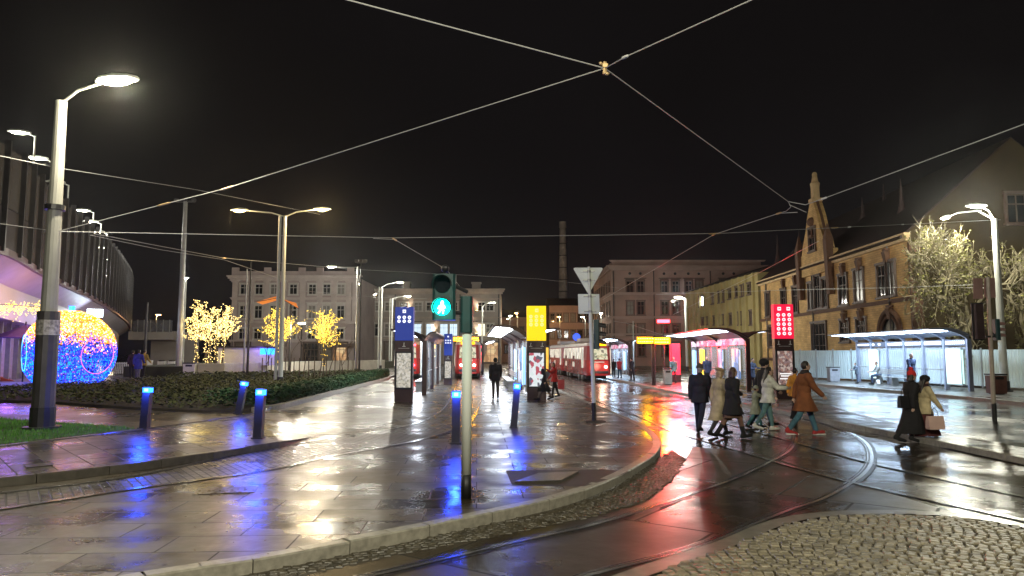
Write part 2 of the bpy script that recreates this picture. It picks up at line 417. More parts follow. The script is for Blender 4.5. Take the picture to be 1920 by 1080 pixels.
# lane beside the rail up to the raised kerb
# ---- right road: slab zone, cobbles, rails
slab = GP([(300, 1180), (550, 1082), (750, 1040), (960, 1000), (1110, 970), (1210, 940), (1262, 900), (1285, 862), (1300, 838), (1420, 850), (1600, 905), (1920, 1000), (2200, 1080), (1960, 1010), (1880, 988), (1760, 970), (1660, 968), (1560, 972), (1475, 985), (1385, 1022), (1270, 1062), (1140, 1110), (1000, 1180)])
mb = MB(); mb.quad(*[(p.x, p.y, .004) for p in slab]); struct(mb.build("track_slabs", slabm))
RA1 = [(250, 1180), (560, 1105), (700, 1080), (960, 1019), (1085, 992), (1160, 972), (1240, 945), (1310, 922), (1385, 895), (1440, 868), (1478, 847), (1492, 826), (1486, 806), (1452, 789), (1400, 775), (1330, 757), (1260, 738), (1190, 722), (1120, 706), (1040, 690), (980, 680)]
RA2 = [(800, 1180), (1095, 1082), (1235, 1047), (1340, 1015), (1410, 985), (1485, 955), (1540, 937), (1585, 913), (1622, 886), (1634, 860), (1626, 834), (1600, 815), (1558, 798), (1500, 783), (1430, 768), (1350, 748), (1270, 731), (1190, 715), (1110, 700), (1020, 685)]
RB1 = [(925, 681), (985, 700), (1058, 727), (1120, 752), (1200, 782), (1250, 805), (1310, 824), (1390, 847), (1460, 869), (1585, 903), (1710, 932), (1920, 977), (2300, 1060)]
RB2 = [(935, 679), (1020, 700), (1110, 727), (1200, 752), (1300, 778), (1400, 805), (1505, 834), (1620, 866), (1760, 898), (1840, 916), (1920, 933), (2300, 1015)]
RC1 = [(1500, 768), (1600, 800), (1700, 822), (1800, 846), (1920, 872), (2200, 930)]
RC2 = [(1480, 800), (1560, 815), (1700, 852), (1800, 876), (1920, 905)]
rails("right", [GP(RA1), GP(RA2)], .008, .20)
rails("straight", [GP(RB1), GP(RB2), GP(RC1)], .011, .12)
for nm, poly_, sp in (("checker_plate", [(1240, 948), (1450, 978), (1385, 1003), (1170, 975)], 0), ("checker_plate", [(1400, 1012), (1500, 978), (1540, 985), (1440, 1022)], 0)):
    pass
# cobble field: individual little stones laid in arcs
def cobbles(name, poly, centre, r0, r1, row, wid, z, m, base, hgt=.035, a0=0, a1=6.283, jit=.12):
    mb = MB(); r = r0; cx, cy = centre
    while r < r1:
        n = int(r * (a1 - a0) / wid); off = rnd.random()
        for k in range(n):
            a = a0 + (k + off) / n * (a1 - a0); x, y = cx + r * math.cos(a), cy + r * math.sin(a)
            if not poly_in((x, y), poly): continue
            w, d = wid * rnd.uniform(.74, .93), row * rnd.uniform(.74, .93); ja = a + math.pi / 2 + rnd.uniform(-jit, jit)
            x += rnd.uniform(-.006, .006); y += rnd.uniform(-.006, .006)
            h = z + hgt * rnd.uniform(.75, 1.1); c, s = math.cos(ja), math.sin(ja); tx, ty = rnd.uniform(-.006, .006), rnd.uniform(-.006, .006)
            def P(u, v, hh): return (x + u * c - v * s, y + u * s + v * c, hh + u / w * tx + v / d * ty)
            bs = [P(u * w / 2, v * d / 2, z) for u, v in ((-1, -1), (1, -1), (1, 1), (-1, 1))]
            md = [P(u * w / 2 * rnd.uniform(.93, 1), v * d / 2 * rnd.uniform(.9, 1), h - .010) for u, v in ((-1, -1), (1, -1), (1, 1), (-1, 1))]
            tp = [P(u * w * rnd.uniform(.36, .43), v * d * rnd.uniform(.35, .42), h) for u, v in ((-1, -1), (1, -1), (1, 1), (-1, 1))]
            i0 = len(mb.v); mb.v += bs + md + tp
            for q in range(2):
                for j in range(4):
                    j2 = (j + 1) % 4; mb.f.append((i0 + q * 4 + j, i0 + q * 4 + j2, i0 + q * 4 + 4 + j2, i0 + q * 4 + 4 + j)); mb.m.append(0)
            mb.f.append((i0 + 8, i0 + 9, i0 + 10, i0 + 11)); mb.m.append(0)
        r += row
    b = MB(); b.quad(*[(p[0], p[1], z) for p in poly]); struct(b.build("cobble_bedding", base))
    o = mb.build(name, m); struct(o); return o
cob = GP([(1235, 1083), (1270, 1064), (1385, 1024), (1475, 986), (1560, 972), (1660, 968), (1760, 971), (1860, 982), (1930, 995), (2300, 1100), (2300, 1250), (900, 1250)])
cen = G(1760, 1330)
cobbles("cobblestones", cob, (cen.x, cen.y), .35, 7.5, .098, .105, .008, stone, mortarm, .026)
bord = cr_spline(GP([(1180, 1095), (1270, 1062), (1385, 1022), (1475, 984), (1560, 969), (1660, 965), (1760, 968), (1860, 979), (1960, 1000), (2300, 1100)]), .3)
b = MB(); strip(b, bord, -.0, .22, .012); struct(b.build("cobble_border", concm))
# narrow strip of small setts beside the island kerb
kb = GP([(100, 1130), (375, 1096), (495, 1074), (675, 1037), (945, 979), (1045, 957), (1115, 934), (1160, 912), (1232, 862), (1262, 845), (1285, 862), (1262, 900), (1210, 940), (1110, 970), (960, 1000), (750, 1040), (550, 1082), (300, 1150)])
cobbles("gutter_cobbles", kb, (G(600, 760).x, G(600, 760).y), 1.5, 26, .075, .085, .003, stone2, mortarm, .014, -3.3, .6, .3)
# ---- tactile / pit details on the island
cobp = GP([(948, 882), (1128, 880), (1180, 884), (1150, 896), (1095, 912), (960, 910)], .122)
cobbles("pit_cobbles", cobp, (G(1040, 700, .12).x, G(1040, 700, .12).y), 2, 18, .085, .09, .122, stone2, mortarm, .016, -2.0, -1.0, .3)
def cover(name, label, pts, z=.124):
    P = GP(pts, z); mb = MB(); mb.prism(P, z - .002, z + .020)
    c = sum(P, Vector()) / len(P)
    o = mb.build(name, mat("cast cover", (.07, .06, .05), .3, .3, .3, 20, .4)); return tag(o, label, "manhole cover")
cover("manhole_cover", "rectangular wet utility cover set in dark cobbles near the curved kerb", [(1010, 889), (1085, 886), (1052, 903), (965, 905)], .126)
cover("manhole_cover", "small dark drain cover in the paving left of the signal pole", [(372, 918), (485, 913), (478, 925), (360, 930)], .11)
cover("manhole_cover", "rectangular cover on the raised pavement near the tall lamp post", [(45, 874), (95, 869), (100, 874), (50, 879)], .236)
pud = [(1000, 828), (1030, 833), (1070, 831), (1062, 835), (1020, 838)]
# ---- right platforms
P2F = [(1120, 706), (1165, 713), (1240, 729), (1295, 739), (1395, 755), (1455, 767), (1580, 792), (1750, 824), (1920, 858), (2200, 915)]
P2B = [(1170, 702), (1240, 710), (1330, 722), (1420, 734), (1475, 741), (1545, 758), (1650, 786), (1800, 816), (1920, 838), (2200, 890)]
f2, b2_ = GP(P2F, .13), GP(P2B, .13)
mb = MB(); N2 = 40; fa, ba = resample(f2, N2), resample(b2_, N2)
for i in range(N2 - 1): mb.quad(*[(p.x, p.y, .12) for p in (fa[i] + Vector((.1, .12, 0)), fa[i + 1] + Vector((.1, .12, 0)), ba[i + 1], ba[i])])
struct(mb.build("platform_pavement", pave))
kerb_run(fa, .16, 0, .127, kerbm, "platform_kerb", 1.0)
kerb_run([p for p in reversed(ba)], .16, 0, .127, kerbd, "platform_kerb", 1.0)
FSF = [(1290, 692), (1400, 703), (1480, 712), (1560, 722), (1690, 733), (1819, 744), (1920, 754), (2300, 790)]
fs = GP(FSF, .13)
mb = MB(); fsr = resample(fs, 30)
for i in range(29): mb.quad(*[(p.x, p.y, .125) for p in (fsr[i] + Vector((0, .12, 0)), fsr[i + 1] + Vector((0, .12, 0)), Vector((fsr[i + 1].x + 14, fsr[i + 1].y + 12, .125)), Vector((fsr[i].x + 14, fsr[i].y + 12, .125)))])
struct(mb.build("far_pavement", plazam))
kerb_run(fsr, .16, 0, .132, kerbm, "far_kerb", 1.0)
# ---- hedge bed and wall behind
bed = GP([(-60, 752), (100, 757), (250, 768), (380, 774), (470, 772), (520, 765), (600, 744), (727, 711), (730, 702), (640, 702), (540, 703), (420, 706), (310, 712), (230, 722), (100, 731), (-60, 738)], .14)
mb = MB(); mb.prism(bed, .135, .22); struct(mb.build("planting_bed", mat("bed soil", (.03, .024, .016), .9, 0, .3, 9, .4)))
bf = [G(x, y, .14) for x, y in ((470, 773), (520, 766), (600, 745), (727, 711))]
kerb_run([p + Vector((.18, -.12, 0)) for p in bf], .14, .1, .30, kerbm, "bed_kerb", 1.0)
leafm = mat("ground cover leaves", (.075, .09, .030), .7, 0, .6, 1.3)
hedgem = mat("hedge leaves", (.035, .10, .035), .6, 0, .5, 2)
def leaves(mb, x, y, z, s):
    a, t = rnd.uniform(0, 6.28), rnd.uniform(-.9, .9); u = Vector((math.cos(a), math.sin(a), math.sin(t) * .7)) * s
    v = Vector((-math.sin(a) * math.cos(t), math.cos(a) * math.cos(t), rnd.uniform(-.8, .8))) * s * .55; c = Vector((x, y, z))
    mb.quad(c - u, c + v, c + u, c - v)
mb = MB(); cnt = 0; xs = [p.x for p in bed]; ys = [p.y for p in bed]
from mathutils import noise as mnoise
while cnt < 30000:
    x, y = rnd.uniform(-36, max(xs)), rnd.uniform(min(ys), max(ys))
    if not poly_in((x, y), bed): continue
    cnt += 1; hh = .27 + .22 * mnoise.noise((x * .45, y * .45, 0)) + .12 * mnoise.noise((x * 1.9, y * 1.9, 3))
    leaves(mb, x, y, .22 + hh * rnd.random() ** .5, rnd.uniform(.05, .10) * (1.0 if y < 50 else 1.5))
tag(mb.build("ground_cover", leafm), kind="stuff")
mb = MB(); hp = GP([(415, 770), (470, 771), (520, 763), (600, 743), (727, 709)], .14)
hr = resample(hp, 60)
for i in range(59):
    p, q = hr[i], hr[i + 1]
    for k in range(330):
        t = rnd.random(); c = p.lerp(q, t); leaves(mb, c.x + rnd.uniform(-.75, .05), c.y + rnd.uniform(.1, .9),   .2 + (.60 + .1 * mnoise.noise((c.x, c.y, 0))) * rnd.random() ** .6, rnd.uniform(.04, .085))
o = mb.build("low_hedge", hedgem); tag(o, "long low dark green hedge along the edge of the planting bed", "hedge")
wp = [G(370, 707, .14), G(420, 706, .14), G(560, 698, .14), G(720, 691, .14)]
wl = thing("retaining_wall", "long pale concrete retaining wall behind the planting bed", "wall", wp[0])
mb = MB()
for i in range(3):
    a, b = wp[i] - wp[0], wp[i + 1] - wp[0]; n = Vector((0, .5, 0))
    mb.prism([a, b, b + n, a + n], 0, .95)
mb.build("wall_body", mat("pale concrete", (.5, .47, .40), .6, 0, .12, 1.5, .1), wl)
mb = MB()
for i in range(3):
    a, b = wp[i] - wp[0], wp[i + 1] - wp[0]; mb.prism([a + Vector((0, -.05, 0)), b + Vector((0, -.05, 0)), b + Vector((0, .6, 0)), a + Vector((0, .6, 0))], .953, 1.03)
mb.build("coping", mat("pale coping", (.55, .53, .46), .5, 0, .1, 2), wl)
mb = MB(); tp = [G(240, 692, .14), G(420, 690, .14), G(560, 686, .14)]
struct(MB().prism([wp[0] + Vector((-6, .6, 0)), wp[1] + Vector((0, .55, 0)), wp[2] + Vector((0, .55, 0)), wp[3] + Vector((0, .55, 0)), wp[3] + Vector((0, 30, 0)), wp[0] + Vector((-12, 30, 0))], .12, .93).build("upper_terrace", mat("terrace turf", (.05, .055, .03), .8, 0, .4, .6, .3)))

lm_ = MB(); cnt = 0
while cnt < 300:
    px_, py_ = rnd.uniform(0, 1230), rnd.uniform(790, 1075)
    if rnd.random() < .35: px_, py_ = rnd.gauss(420, 30), rnd.gauss(921, 5)
    c = G(px_, py_, .128)
    if not poly_in((c.x, c.y), isl): continue
    cnt += 1; a = rnd.uniform(0, 6.28); s_ = rnd.uniform(.012, .035); u = Vector((math.cos(a), math.sin(a), rnd.uniform(-.2, .2))) * s_; v = Vector((-math.sin(a), math.cos(a), rnd.uniform(-.2, .2))) * s_ * .6; c.z = .135
    lm_.quad(c - u, c + v, c + u, c - v)
tag(lm_.build("fallen_leaves", mat("fallen leaves", (.10, .065, .02), .6, 0, .5, 5)), kind="stuff")
# ================================================================== BUILDINGS
def wb(mb, name, m, root, **k):
    o = mb.build(name, m, root, **k); o.location = -root.location; return o
wcache = {}; M['curtain'] = mat('curtained window glass', (.16, .145, .12), .3, 0, .3, 2); wr_ = random.Random(5)
def window(root, pos, ang, w, h, style, fm, pm, name="window"):
    """surround + frame as one part, its pane a sub-part; built in a local frame with x along the wall and -y outward"""
    if pm is M['glassdark'] and wr_.random() < .3: pm = M['curtain']
    key = (round(w, 2), round(h, 2), style, fm.name)
    if key not in wcache:
        mb = MB(); t = .16
        mb.box((-w / 2 - t / 2, -.06, h / 2), (t, .14, h + .1)); mb.box((w / 2 + t / 2, -.06, h / 2), (t, .14, h + .1))
        mb.box((0, -.09, -.1), (w + .5, .22, .14)); mb.box((0, -.08, h + .12), (w + .42, .18, .18))
        if 'p' in style: mb.box((0, -.14, h + .42), (w + .7, .30, .14)); mb.box((0, -.05, h + .28), (w + .3, .1, .16))
        f = .07
        mb.box((0, -.03, h / 2), (f, .05, h)); mb.box((0, -.03, h * .66), (w, .05, f))
        mb.box((-w / 2 + f / 2, -.03, h / 2), (f, .05, h)); mb.box((w / 2 - f / 2, -.03, h / 2), (f, .05, h)); mb.box((0, -.03, h - f / 2), (w, .05, f)); mb.box((0, -.03, f / 2), (w, .05, f))
        if 'g' in style:
            for q in (.33,): mb.box((0, -.028, h * q), (w, .03, .04))
            for q in (-.25, .25): mb.box((w * q, -.028, h / 2), (.04, .03, h))
        o = mb.build(name, fm, root); p = MB(); p.quad((-w / 2, -.012, 0), (w / 2, -.012, 0), (w / 2, -.012, h), (-w / 2, -.012, h)); pm_ = p
        po = pm_.build("pane", pm, o); wcache[key] = (o.data, p)
    else:
        o = bpy.data.objects.new(name, wcache[key][0]); COL.objects.link(o); o.parent = root
        wcache[key][1].build("pane", pm, o)
    o.location = Vector(pos) - root.location; o.rotation_euler = (0, 0, ang)
    return o
def cornice(root, pts, z, h, d, m, name="cornice", inset=0):
    """moulding along a polyline of wall corners; outward side is to the right of travel"""
    mb = MB()
    for i in range(len(pts) - 1):
        a, b = Vector(pts[i]), Vector(pts[i + 1]); t = (b - a).normalized(); n = Vector((t.y, -t.x, 0))
        e = t * d * .98
        for hh, dd, zz in ((h * .4, d * .5, z), (h * .35, d * .8, z + h * .4), (h * .25, d, z + h * .75)):
            P = [a - t * dd, b + t * dd, b + t * dd + n * dd, a - t * dd + n * dd]
            P = [a - t * dd * .99 - n * .0, b + t * dd * .99, b + t * dd * .99 + n * dd, a - t * dd * .99 + n * dd]
            mb.prism([(p.x, p.y) for p in P], zz, zz + hh)
    return wb(mb, name, m, root)
greyplaster = mat("grey plaster", (.40, .33, .31), .85, 0, .18, .35, .3)
greytrim = mat("grey stone trim", (.52, .45, .42), .8, 0, .12, 1)
pinkplaster = mat("pinkish plaster", (.33, .225, .19), .85, 0, .2, .4, .3)
pinktrim = mat("pinkish trim", (.38, .28, .24), .8, 0, .12, 1)
beigeplaster = mat("beige plaster", (.36, .32, .28), .85, 0, .15, .4, .2)
beigetrim = mat("beige trim", (.40, .34, .28), .8, 0, .1, 1)
roofdark = mat("dark roof", (.03, .025, .024), .7, 0, .3, 1.5, .3)
wframe = mat("white window frame", (.55, .52, .48), .6, 0, .1)
dframe = mat("dark window frame", (.11, .075, .06), .6, 0, .1)
shopglass = pattern_emis("lit shop window", [(.9, .95, 1), (.7, .75, .8), (.25, .3, .35), (1, .95, .85), (.4, .35, .3)], .9, 1.2, .9, 3)
warmshop = pattern_emis("warm shop window", [(1, .7, .35), (.5, .25, .1), (.15, .08, .05), (.8, .45, .2)], .55, 1.1, 1, 8)

# ---- building A : four storey grey palace
YA = 108.0; xa0, xa1 = XA(432, YA), XA(668, YA); top = AT(500, 520, YA).z
A = thing("apartment_building", "four storey grey plaster building with pilasters and parapet piers behind the lit trees", "building", (xa0, YA, .1))
mb = MB(); mb.box(((xa0 + xa1) / 2, YA + 8, top / 2), (xa1 - xa0, 16, top)); wb(mb, "wall", greyplaster, A)
mb = MB(); ptop = AT(500, 510, YA).z
mb.box(((xa0 + xa1) / 2, YA - .1, (top + ptop) / 2 + .2), (xa1 - xa0 - .6, .3, ptop - top - .2))
for px in (437, 498, 563, 597, 655): mb.box((XA(px, YA), YA - .12, (top + ptop) / 2 + .45), (1.0, .5, ptop - top + .4))
wb(mb, "parapet", greyplaster, A)
cornice(A, [(xa0, YA, 0), (xa1, YA, 0)], top - .55, .8, .75, greytrim)
for py, h_, d_ in ((562, .35, .3), (606, .3, .25), (642, .4, .3)): cornice(A, [(xa0, YA, 0), (xa1, YA, 0)], AT(500, py, YA).z, h_, d_, greytrim, "string_course")
colsA = [454, 482, 511, 547, 583, 610, 637]
for i, px in enumerate(colsA):
    for r, (y0, y1) in enumerate(((533, 552), (573, 597), (616, 636))):
        z0, z1 = AT(px, y1, YA).z, AT(px, y0, YA).z; w = 1.15
        pm = M['glassdark']
        window(A, (XA(px, YA), YA, z0), 0, w, z1 - z0, 'p' if r == 1 else '', wframe, pm)
for px in (437, 468, 497, 529, 565, 597, 624, 652, 664):
    z0, z1 = AT(px, 606, YA).z, AT(px, 525, YA).z
    mb = MB(); mb.box((XA(px, YA), YA - .1, (z0 + z1) / 2), (.8, .2, z1 - z0)); mb.box((XA(px, YA), YA - .14, z1 - .15), (1.1, .3, .4)); mb.box((XA(px, YA), YA - .14, z0 + .15), (1.0, .28, .4))
    wb(mb, "pilaster", greytrim, A)
for px in (455, 583, 615, 637):
    m_ = warmshop if px in (637,) else (M['glassdark'])
    window(A, (XA(px, YA), YA, .5), 0, 2.2, 3.0, 'g', dframe, m_, "shop_window")
mb = MB(); mb.box((XA(640, YA), YA - .35, AT(0, 648, YA).z), (5, .5, .6)); wb(mb, "shop_fascia", dframe, A)
# ---- building B : beige three storey with up-lit pilasters
YB = 122.0; xb0, xb1 = XA(668, YB), XA(938, YB); top = AT(800, 546, YB).z
B = thing("office_building", "low beige three storey building with warm wall lights between its windows and a pale cornice", "building", (xb0, YB, .1))
mb = MB(); mb.box(((xb0 + xb1) / 2, YB + 8, top / 2), (xb1 - xb0, 16, top)); wb(mb, "wall", beigeplaster, B)
cornice(B, [(xb0, YB, 0), (xb1, YB, 0)], top - .5, .9, .8, beigetrim)
for py in (562, 597, 636): cornice(B, [(xb0, YB, 0), (xb1, YB, 0)], AT(0, py, YB).z, .22, .2, beigetrim, "string_course")
mb = MB(); mb.box((XA(750, YB), YB + 7, top + 1.0), (1.1, 1.1, 2.2)); mb.box((XA(750, YB), YB + 7, top + 2.2), (1.4, 1.4, .25)); wb(mb, "chimney_stack", beigeplaster, B)
mb = MB(); mb.box((XA(889, YB), YB + 6, top + .9), (1.5, 1.1, 2)); mb.box((XA(889, YB), YB + 6, top + 2), (1.8, 1.4, .25)); wb(mb, "chimney_stack", beigeplaster, B)
for px in (676, 702, 728, 756, 783, 806, 832, 850, 876, 903, 918):
    for r, (y0, y1) in enumerate(((567, 583), (607, 630))):
        z0, z1 = AT(px, y1, YB).z, AT(px, y0, YB).z
        pm = M['glass_cool'] if r == 1 and px in (783, 806, 832, 850) else M['glass_lit'] if (r == 1 and px in (903,)) else M['glassdark']
        window(B, (XA(px, YB), YB, z0), 0, 1.35, z1 - z0, 'g' if pm is not M['glassdark'] else '', wframe, pm)
for px, y0 in ((688, 584), (688, 629), (894, 584), (894, 627), (767, 584), (815, 627)):
    p = AT(px, y0, YB)
    mb = MB(); mb.box((p.x, YB - .22, p.z), (.42, .3, .25), taper=1.3); o = wb(mb, "wall_light", M['darkpole'], B)
    mb = MB(); mb.box((p.x, YB - .22, p.z + .135), (.36, .26, .02)); wb(mb, "lens", M['lampwarm'], o).location = (0, 0, 0)
    l = bpy.data.lights.new("wall_light_lamp", 'SPOT'); l.energy = 420; l.color = (1, .72, .5); l.spot_size = R(70); l.spot_blend = .9; l.shadow_soft_size = .12
    lo = bpy.data.objects.new("wall_light_lamp", l); COL.objects.link(lo); lo.parent = o; lo.location = (p.x, YB - .38, p.z + .2); lo.rotation_euler = (R(180 - 6), 0, 0)
for px in (684, 735, 770, 868, 920):
    window(B, (XA(px, YB), YB, .4), 0, 2.6, 3.4, 'g', dframe, shopglass if px in (684, 770) else (warmshop if px != 735 else M['glassdark']), "shop_window")
# small pink wing between A and B
# ---- building C : big pink block seen corner on
YC = 110.0; xc0, xc1 = XA(1148, YC), XA(1436, YC); top = AT(1200, 503, YC).z; ptop = AT(1200, 492, YC).z
C = thing("apartment_building", "broad pinkish brown block with a tall parapet and paired windows, beside the chimney", "building", (xc0, YC, .1))
mb = MB(); mb.box(((xc0 + xc1) / 2, YC + 12, top / 2), (xc1 - xc0, 24, top)); wb(mb, "wall", pinkplaster, C)
mb = MB(); mb.box(((xc0 + xc1) / 2, YC + 12.0, (top + ptop) / 2 + .2), (xc1 - xc0 - .5, 23.5, ptop - top + .1)); wb(mb, "parapet", pinkplaster, C)
cp = [(xc0, YC + 24, 0), (xc0, YC, 0), (xc1, YC, 0)]
cornice(C, cp[1:], top - .3, .7, .8, pinktrim); cornice(C, cp[:2], top - .3, .7, .75, pinktrim); cornice(C, cp[1:], ptop + .1, .25, .35, pinktrim, "coping")
for py in (553, 598, 630): cornice(C, cp[1:], AT(0, py, YC).z, .4, .35, pinktrim, "string_course"); cornice(C, cp[:2], AT(0, py, YC).z, .4, .32, pinktrim, "string_course")
for i, px in enumerate((1183, 1203, 1248, 1269, 1294, 1314, 1360, 1380)):
    for r, (y0, y1) in enumerate(((527, 549), (565, 590), (608, 628), (643, 668))):
        z0, z1 = AT(px, y1, YC).z, AT(px, y0, YC).z
        window(C, (XA(px, YC), YC, z0), 0, 1.05, z1 - z0, 'p' if r == 0 else '', dframe, M['glassdark'])
    mb = MB(); mb.ell((XA(px, YC), YC - .02, AT(0, 513, YC).z), (.22, .08, .22)); wb(mb, "attic_vent", M['black'], C)
for k in range(7):
    for r, (y0, y1) in enumerate(((527, 549), (565, 590), (608, 628), (643, 668))):
        z0, z1 = AT(1148, y1, YC).z, AT(1148, y0, YC).z
        window(C, (xc0, YC + 2 + k * 3.2, z0), -math.pi / 2, 1.05, z1 - z0, '', dframe, M['glassdark'])
# ---- row of old walls beyond the chimney
YW = 150.0
W = thing("terrace_house", "distant dark brick house row behind the chimney", "building", (XA(1000, YW), YW, .1))
mb = MB(); mb.box((XA(1090, YW), YW + 6, 6), (XA(1150, YW) - XA(1030, YW), 12, 12)); wb(mb, "wall", pinkplaster, W)
mb = MB(); x0, x1 = XA(1027, YW), XA(1153, YW); mb.rings([[(x0, YW - .5, 12), (x0, YW + 12.5, 12), (x0, YW + 6, 14)], [(x1, YW - .5, 12), (x1, YW + 12.5, 12), (x1, YW + 6, 14)]]); wb(mb, "roof", roofdark, W)
for px in range(1036, 1146, 13):
    for z in (1.5, 5, 8.5): window(W, (XA(px, YW), YW, z), 0, .9, 1.8, '', dframe, M['glassdark'])
W2 = thing("terrace_house", "distant low dark house between the beige office building and the chimney", "building", (XA(945, 160), 160, .1))
mb = MB(); mb.box((XA(983, 160), 166, 5), (XA(1028, 160) - XA(940, 160), 12, 10)); wb(mb, "wall", pinkplaster, W2)
x0, x1 = XA(938, 160), XA(1030, 160); mb = MB(); mb.rings([[(x0, 159.5, 10), (x0, 172.5, 10), (x0, 166, 12)], [(x1, 159.5, 10), (x1, 172.5, 10), (x1, 166, 12)]]); wb(mb, "roof", roofdark, W2)
for px in range(950, 1026, 14):
    for z in (2, 6): window(W2, (XA(px, 160), 160, z), 0, .9, 1.8, '', dframe, M['glassdark'])
# ---- chimney
YK = 175.0; p = AT(1055, 416, YK)
K = thing("factory_chimney", "tall slender brick factory chimney rising above the far roofs", "chimney", (p.x, YK, .1))
mb = MB(); zs = [0, 10, 13, p.z - 1.6, p.z - 1.5, p.z]; rs = [1.4, 1.25, 1.12, .76, .86, .86]; mb.tube([(p.x, YK, z) for z in zs], rs, 20); wb(mb, "shaft", brickmat("chimney brick", (.75, .72, .70), (.58, .55, .53), 1, 1.0, .6, (.7, .66, .62)), K)
for z in (14, 17, 20, 23, 26, 29):
    mb = MB(); r = 1.12 + (z - 13) / (p.z - 14.6) * (.76 - 1.12) + .02; mb.tube([(p.x, YK, z), (p.x, YK, z + .18)], r, 20); wb(mb, "iron_band", M['darkpole'], K)
# ---- building D : long yellow annex
ybrick = mat("yellow rendered wall", (.36, .30, .13), .85, 0, .18, .5, .3)
def facade(px0, px1, Y0, Y1):
    a = Vector((XA(px0, Y0), Y0, 0)); b = Vector((XA(px1, Y1), Y1, 0)); return a, b
def hit(a, b, px, py):
    """point of the wall plane a-b that lies in the direction of a photograph point"""
    d = ray(px, py); n = Vector((-(b - a).y, (b - a).x, 0)); o_ = Vector((0, 0, CH)); t = n.dot(a - o_) / n.dot(d); return o_ + d * t
D0, D1 = facade(1425, 1288, 78, 106)      # near, far
DD = thing("annex_building", "long two storey building with lit yellow walls, thin pilasters and a black ragged roof line", "building", (D0.x, D0.y, .1))
nD = Vector((-(D0 - D1).y, (D0 - D1).x, 0)).normalized();  nD = nD if nD.x > 0 else -nD
zD = hit(D0, D1, 1420, 510).z
mb = MB(); mb.prism([D0, D0 + nD * 12, D1 + nD * 12, D1], 0, zD); wb(mb, "wall", ybrick, DD, fix=True)
mb = MB(); e = -nD * .6; u = (D1 - D0).normalized()
mb.rings([[tuple(D0 + e + Vector((0, 0, zD))), tuple(D0 + nD * 12 + Vector((0, 0, zD))), tuple(D0 + nD * 6 + Vector((0, 0, zD + 2.2)))], [tuple(D1 + e + Vector((0, 0, zD))), tuple(D1 + nD * 12 + Vector((0, 0, zD))), tuple(D1 + nD * 6 + Vector((0, 0, zD + 2.2)))]])
wb(mb, "roof", roofdark, DD, fix=True)
angD = math.atan2((D0 - D1).y, (D0 - D1).x)
for px, y0, y1, lit in ((1316, 556, 574, 1), (1337, 552, 569, 0), (1353, 547, 566, 0), (1368, 544, 560, 0), (1386, 538, 556, 0), (1402, 533, 552, 0)):
    c = hit(D0, D1, px, y1); t = hit(D0, D1, px, y0); window(DD, c, angD, 1.9, t.z - c.z, '', dframe, M['tubew'] if lit else M['glassdark'])
for px in (1318, 1325, 1341, 1355, 1372, 1388, 1410):
    c = hit(D0, D1, px, 608 + (px - 1340) * .0); t = hit(D0, D1, px, 594 - (px - 1340) * .15); window(DD, c, angD, .7, t.z - c.z, '', dframe, M['glassdark'], "narrow_window")
mb = MB()
for k in range(13):
    c = D0.lerp(D1, (k + .5) / 13) - nD * .12; mb.box((c.x, c.y, zD / 2), (.3, .3, zD))
wb(mb, "pilasters", ybrick, DD)["kind"] = "stuff"
# ---- building E : ornate yellow brick house with the stepped gable
E0, E1 = facade(1712, 1430, 46, 77.5)
EE = thing("brick_building", "ornate ochre brick building with a tall pointed gable, statue finial and tall dark windows", "building", (E0.x, E0.y, .1))
nE = Vector((-(E0 - E1).y, (E0 - E1).x, 0)).normalized(); nE = nE if nE.x > 0 else -nE; uE = (E0 - E1).normalized(); angE = math.atan2(uE.y, uE.x)
zE = hit(E0, E1, 1705, 436).z
ebrick = brickmat("ochre brick", (.66, .45, .19), (.53, .35, .14), 1, .5, .16, (.30, .20, .11))
etrim = mat("ochre stone trim", (.55, .40, .22), .8, 0, .15, 2); etrim2 = mat("dark brick trim", (.12, .06, .035), .8, 0, .2, 4)
mb = MB(); mb.prism([E0, E0 + nE * 14, E1 + nE * 14, E1], 0, zE); wb(mb, "wall", ebrick, EE, fix=True)
mb = MB(); up = lambda v, z: (v.x, v.y, z); e = -nE * .55
mb.rings([[up(E0 + e, zE - .3), up(E0 + nE * 14.5, zE - .3), up(E0 + nE * 7, zE + 6.4)], [up(E1 + e, zE - .3), up(E1 + nE * 14.5, zE - .3), up(E1 + nE * 7, zE + 6.4)]])
rfE = wb(mb, "roof", mat("dark red tile roof", (.024, .011, .010), .6, 0, .35, 6, .5), EE, fix=True)
cornice(EE, [E1, E0], zE - .5, .5, .4, etrim)
za = hit(E0, E1, 1700, 562).z; cornice(EE, [E1, E0], za - .1, .28, .18, etrim2, "string_course"); cornice(EE, [E1, E0], 1.2, .3, .15, etrim2, "plinth")
def win(px, y0, y1, w, st='', pm=None, fm=None, nm="window"):
    c = hit(E0, E1, px, y1); t = hit(E0, E1, px, y0); window(EE, c, angE, w, t.z - c.z, st, fm or dframe, pm or M['glassdark'], nm)
for px, y0, y1, w in ((1441, 549, 593, 1.4), (1471, 543, 588, 1.3), (1493, 538, 586, 1.3), (1522, 531, 580, 1.0), (1535, 516, 578, 1.25), (1549, 522, 576, 1.0),
                      (1583, 516, 571, 1.45), (1613, 506, 565, 1.45), (1656, 497, 556, 1.15), (1673, 491, 553, 1.15), (1530, 450, 482, 1.2)):
    win(px, y0, y1, w)
for px, y0, y1, w in ((1538, 606, 668, 3.1), (1586, 601, 640, 1.5), (1617, 598, 636, 1.5), (1471, 610, 650, 1.3), (1447, 612, 650, 1.3)): win(px, y0, y1, w, 'g')
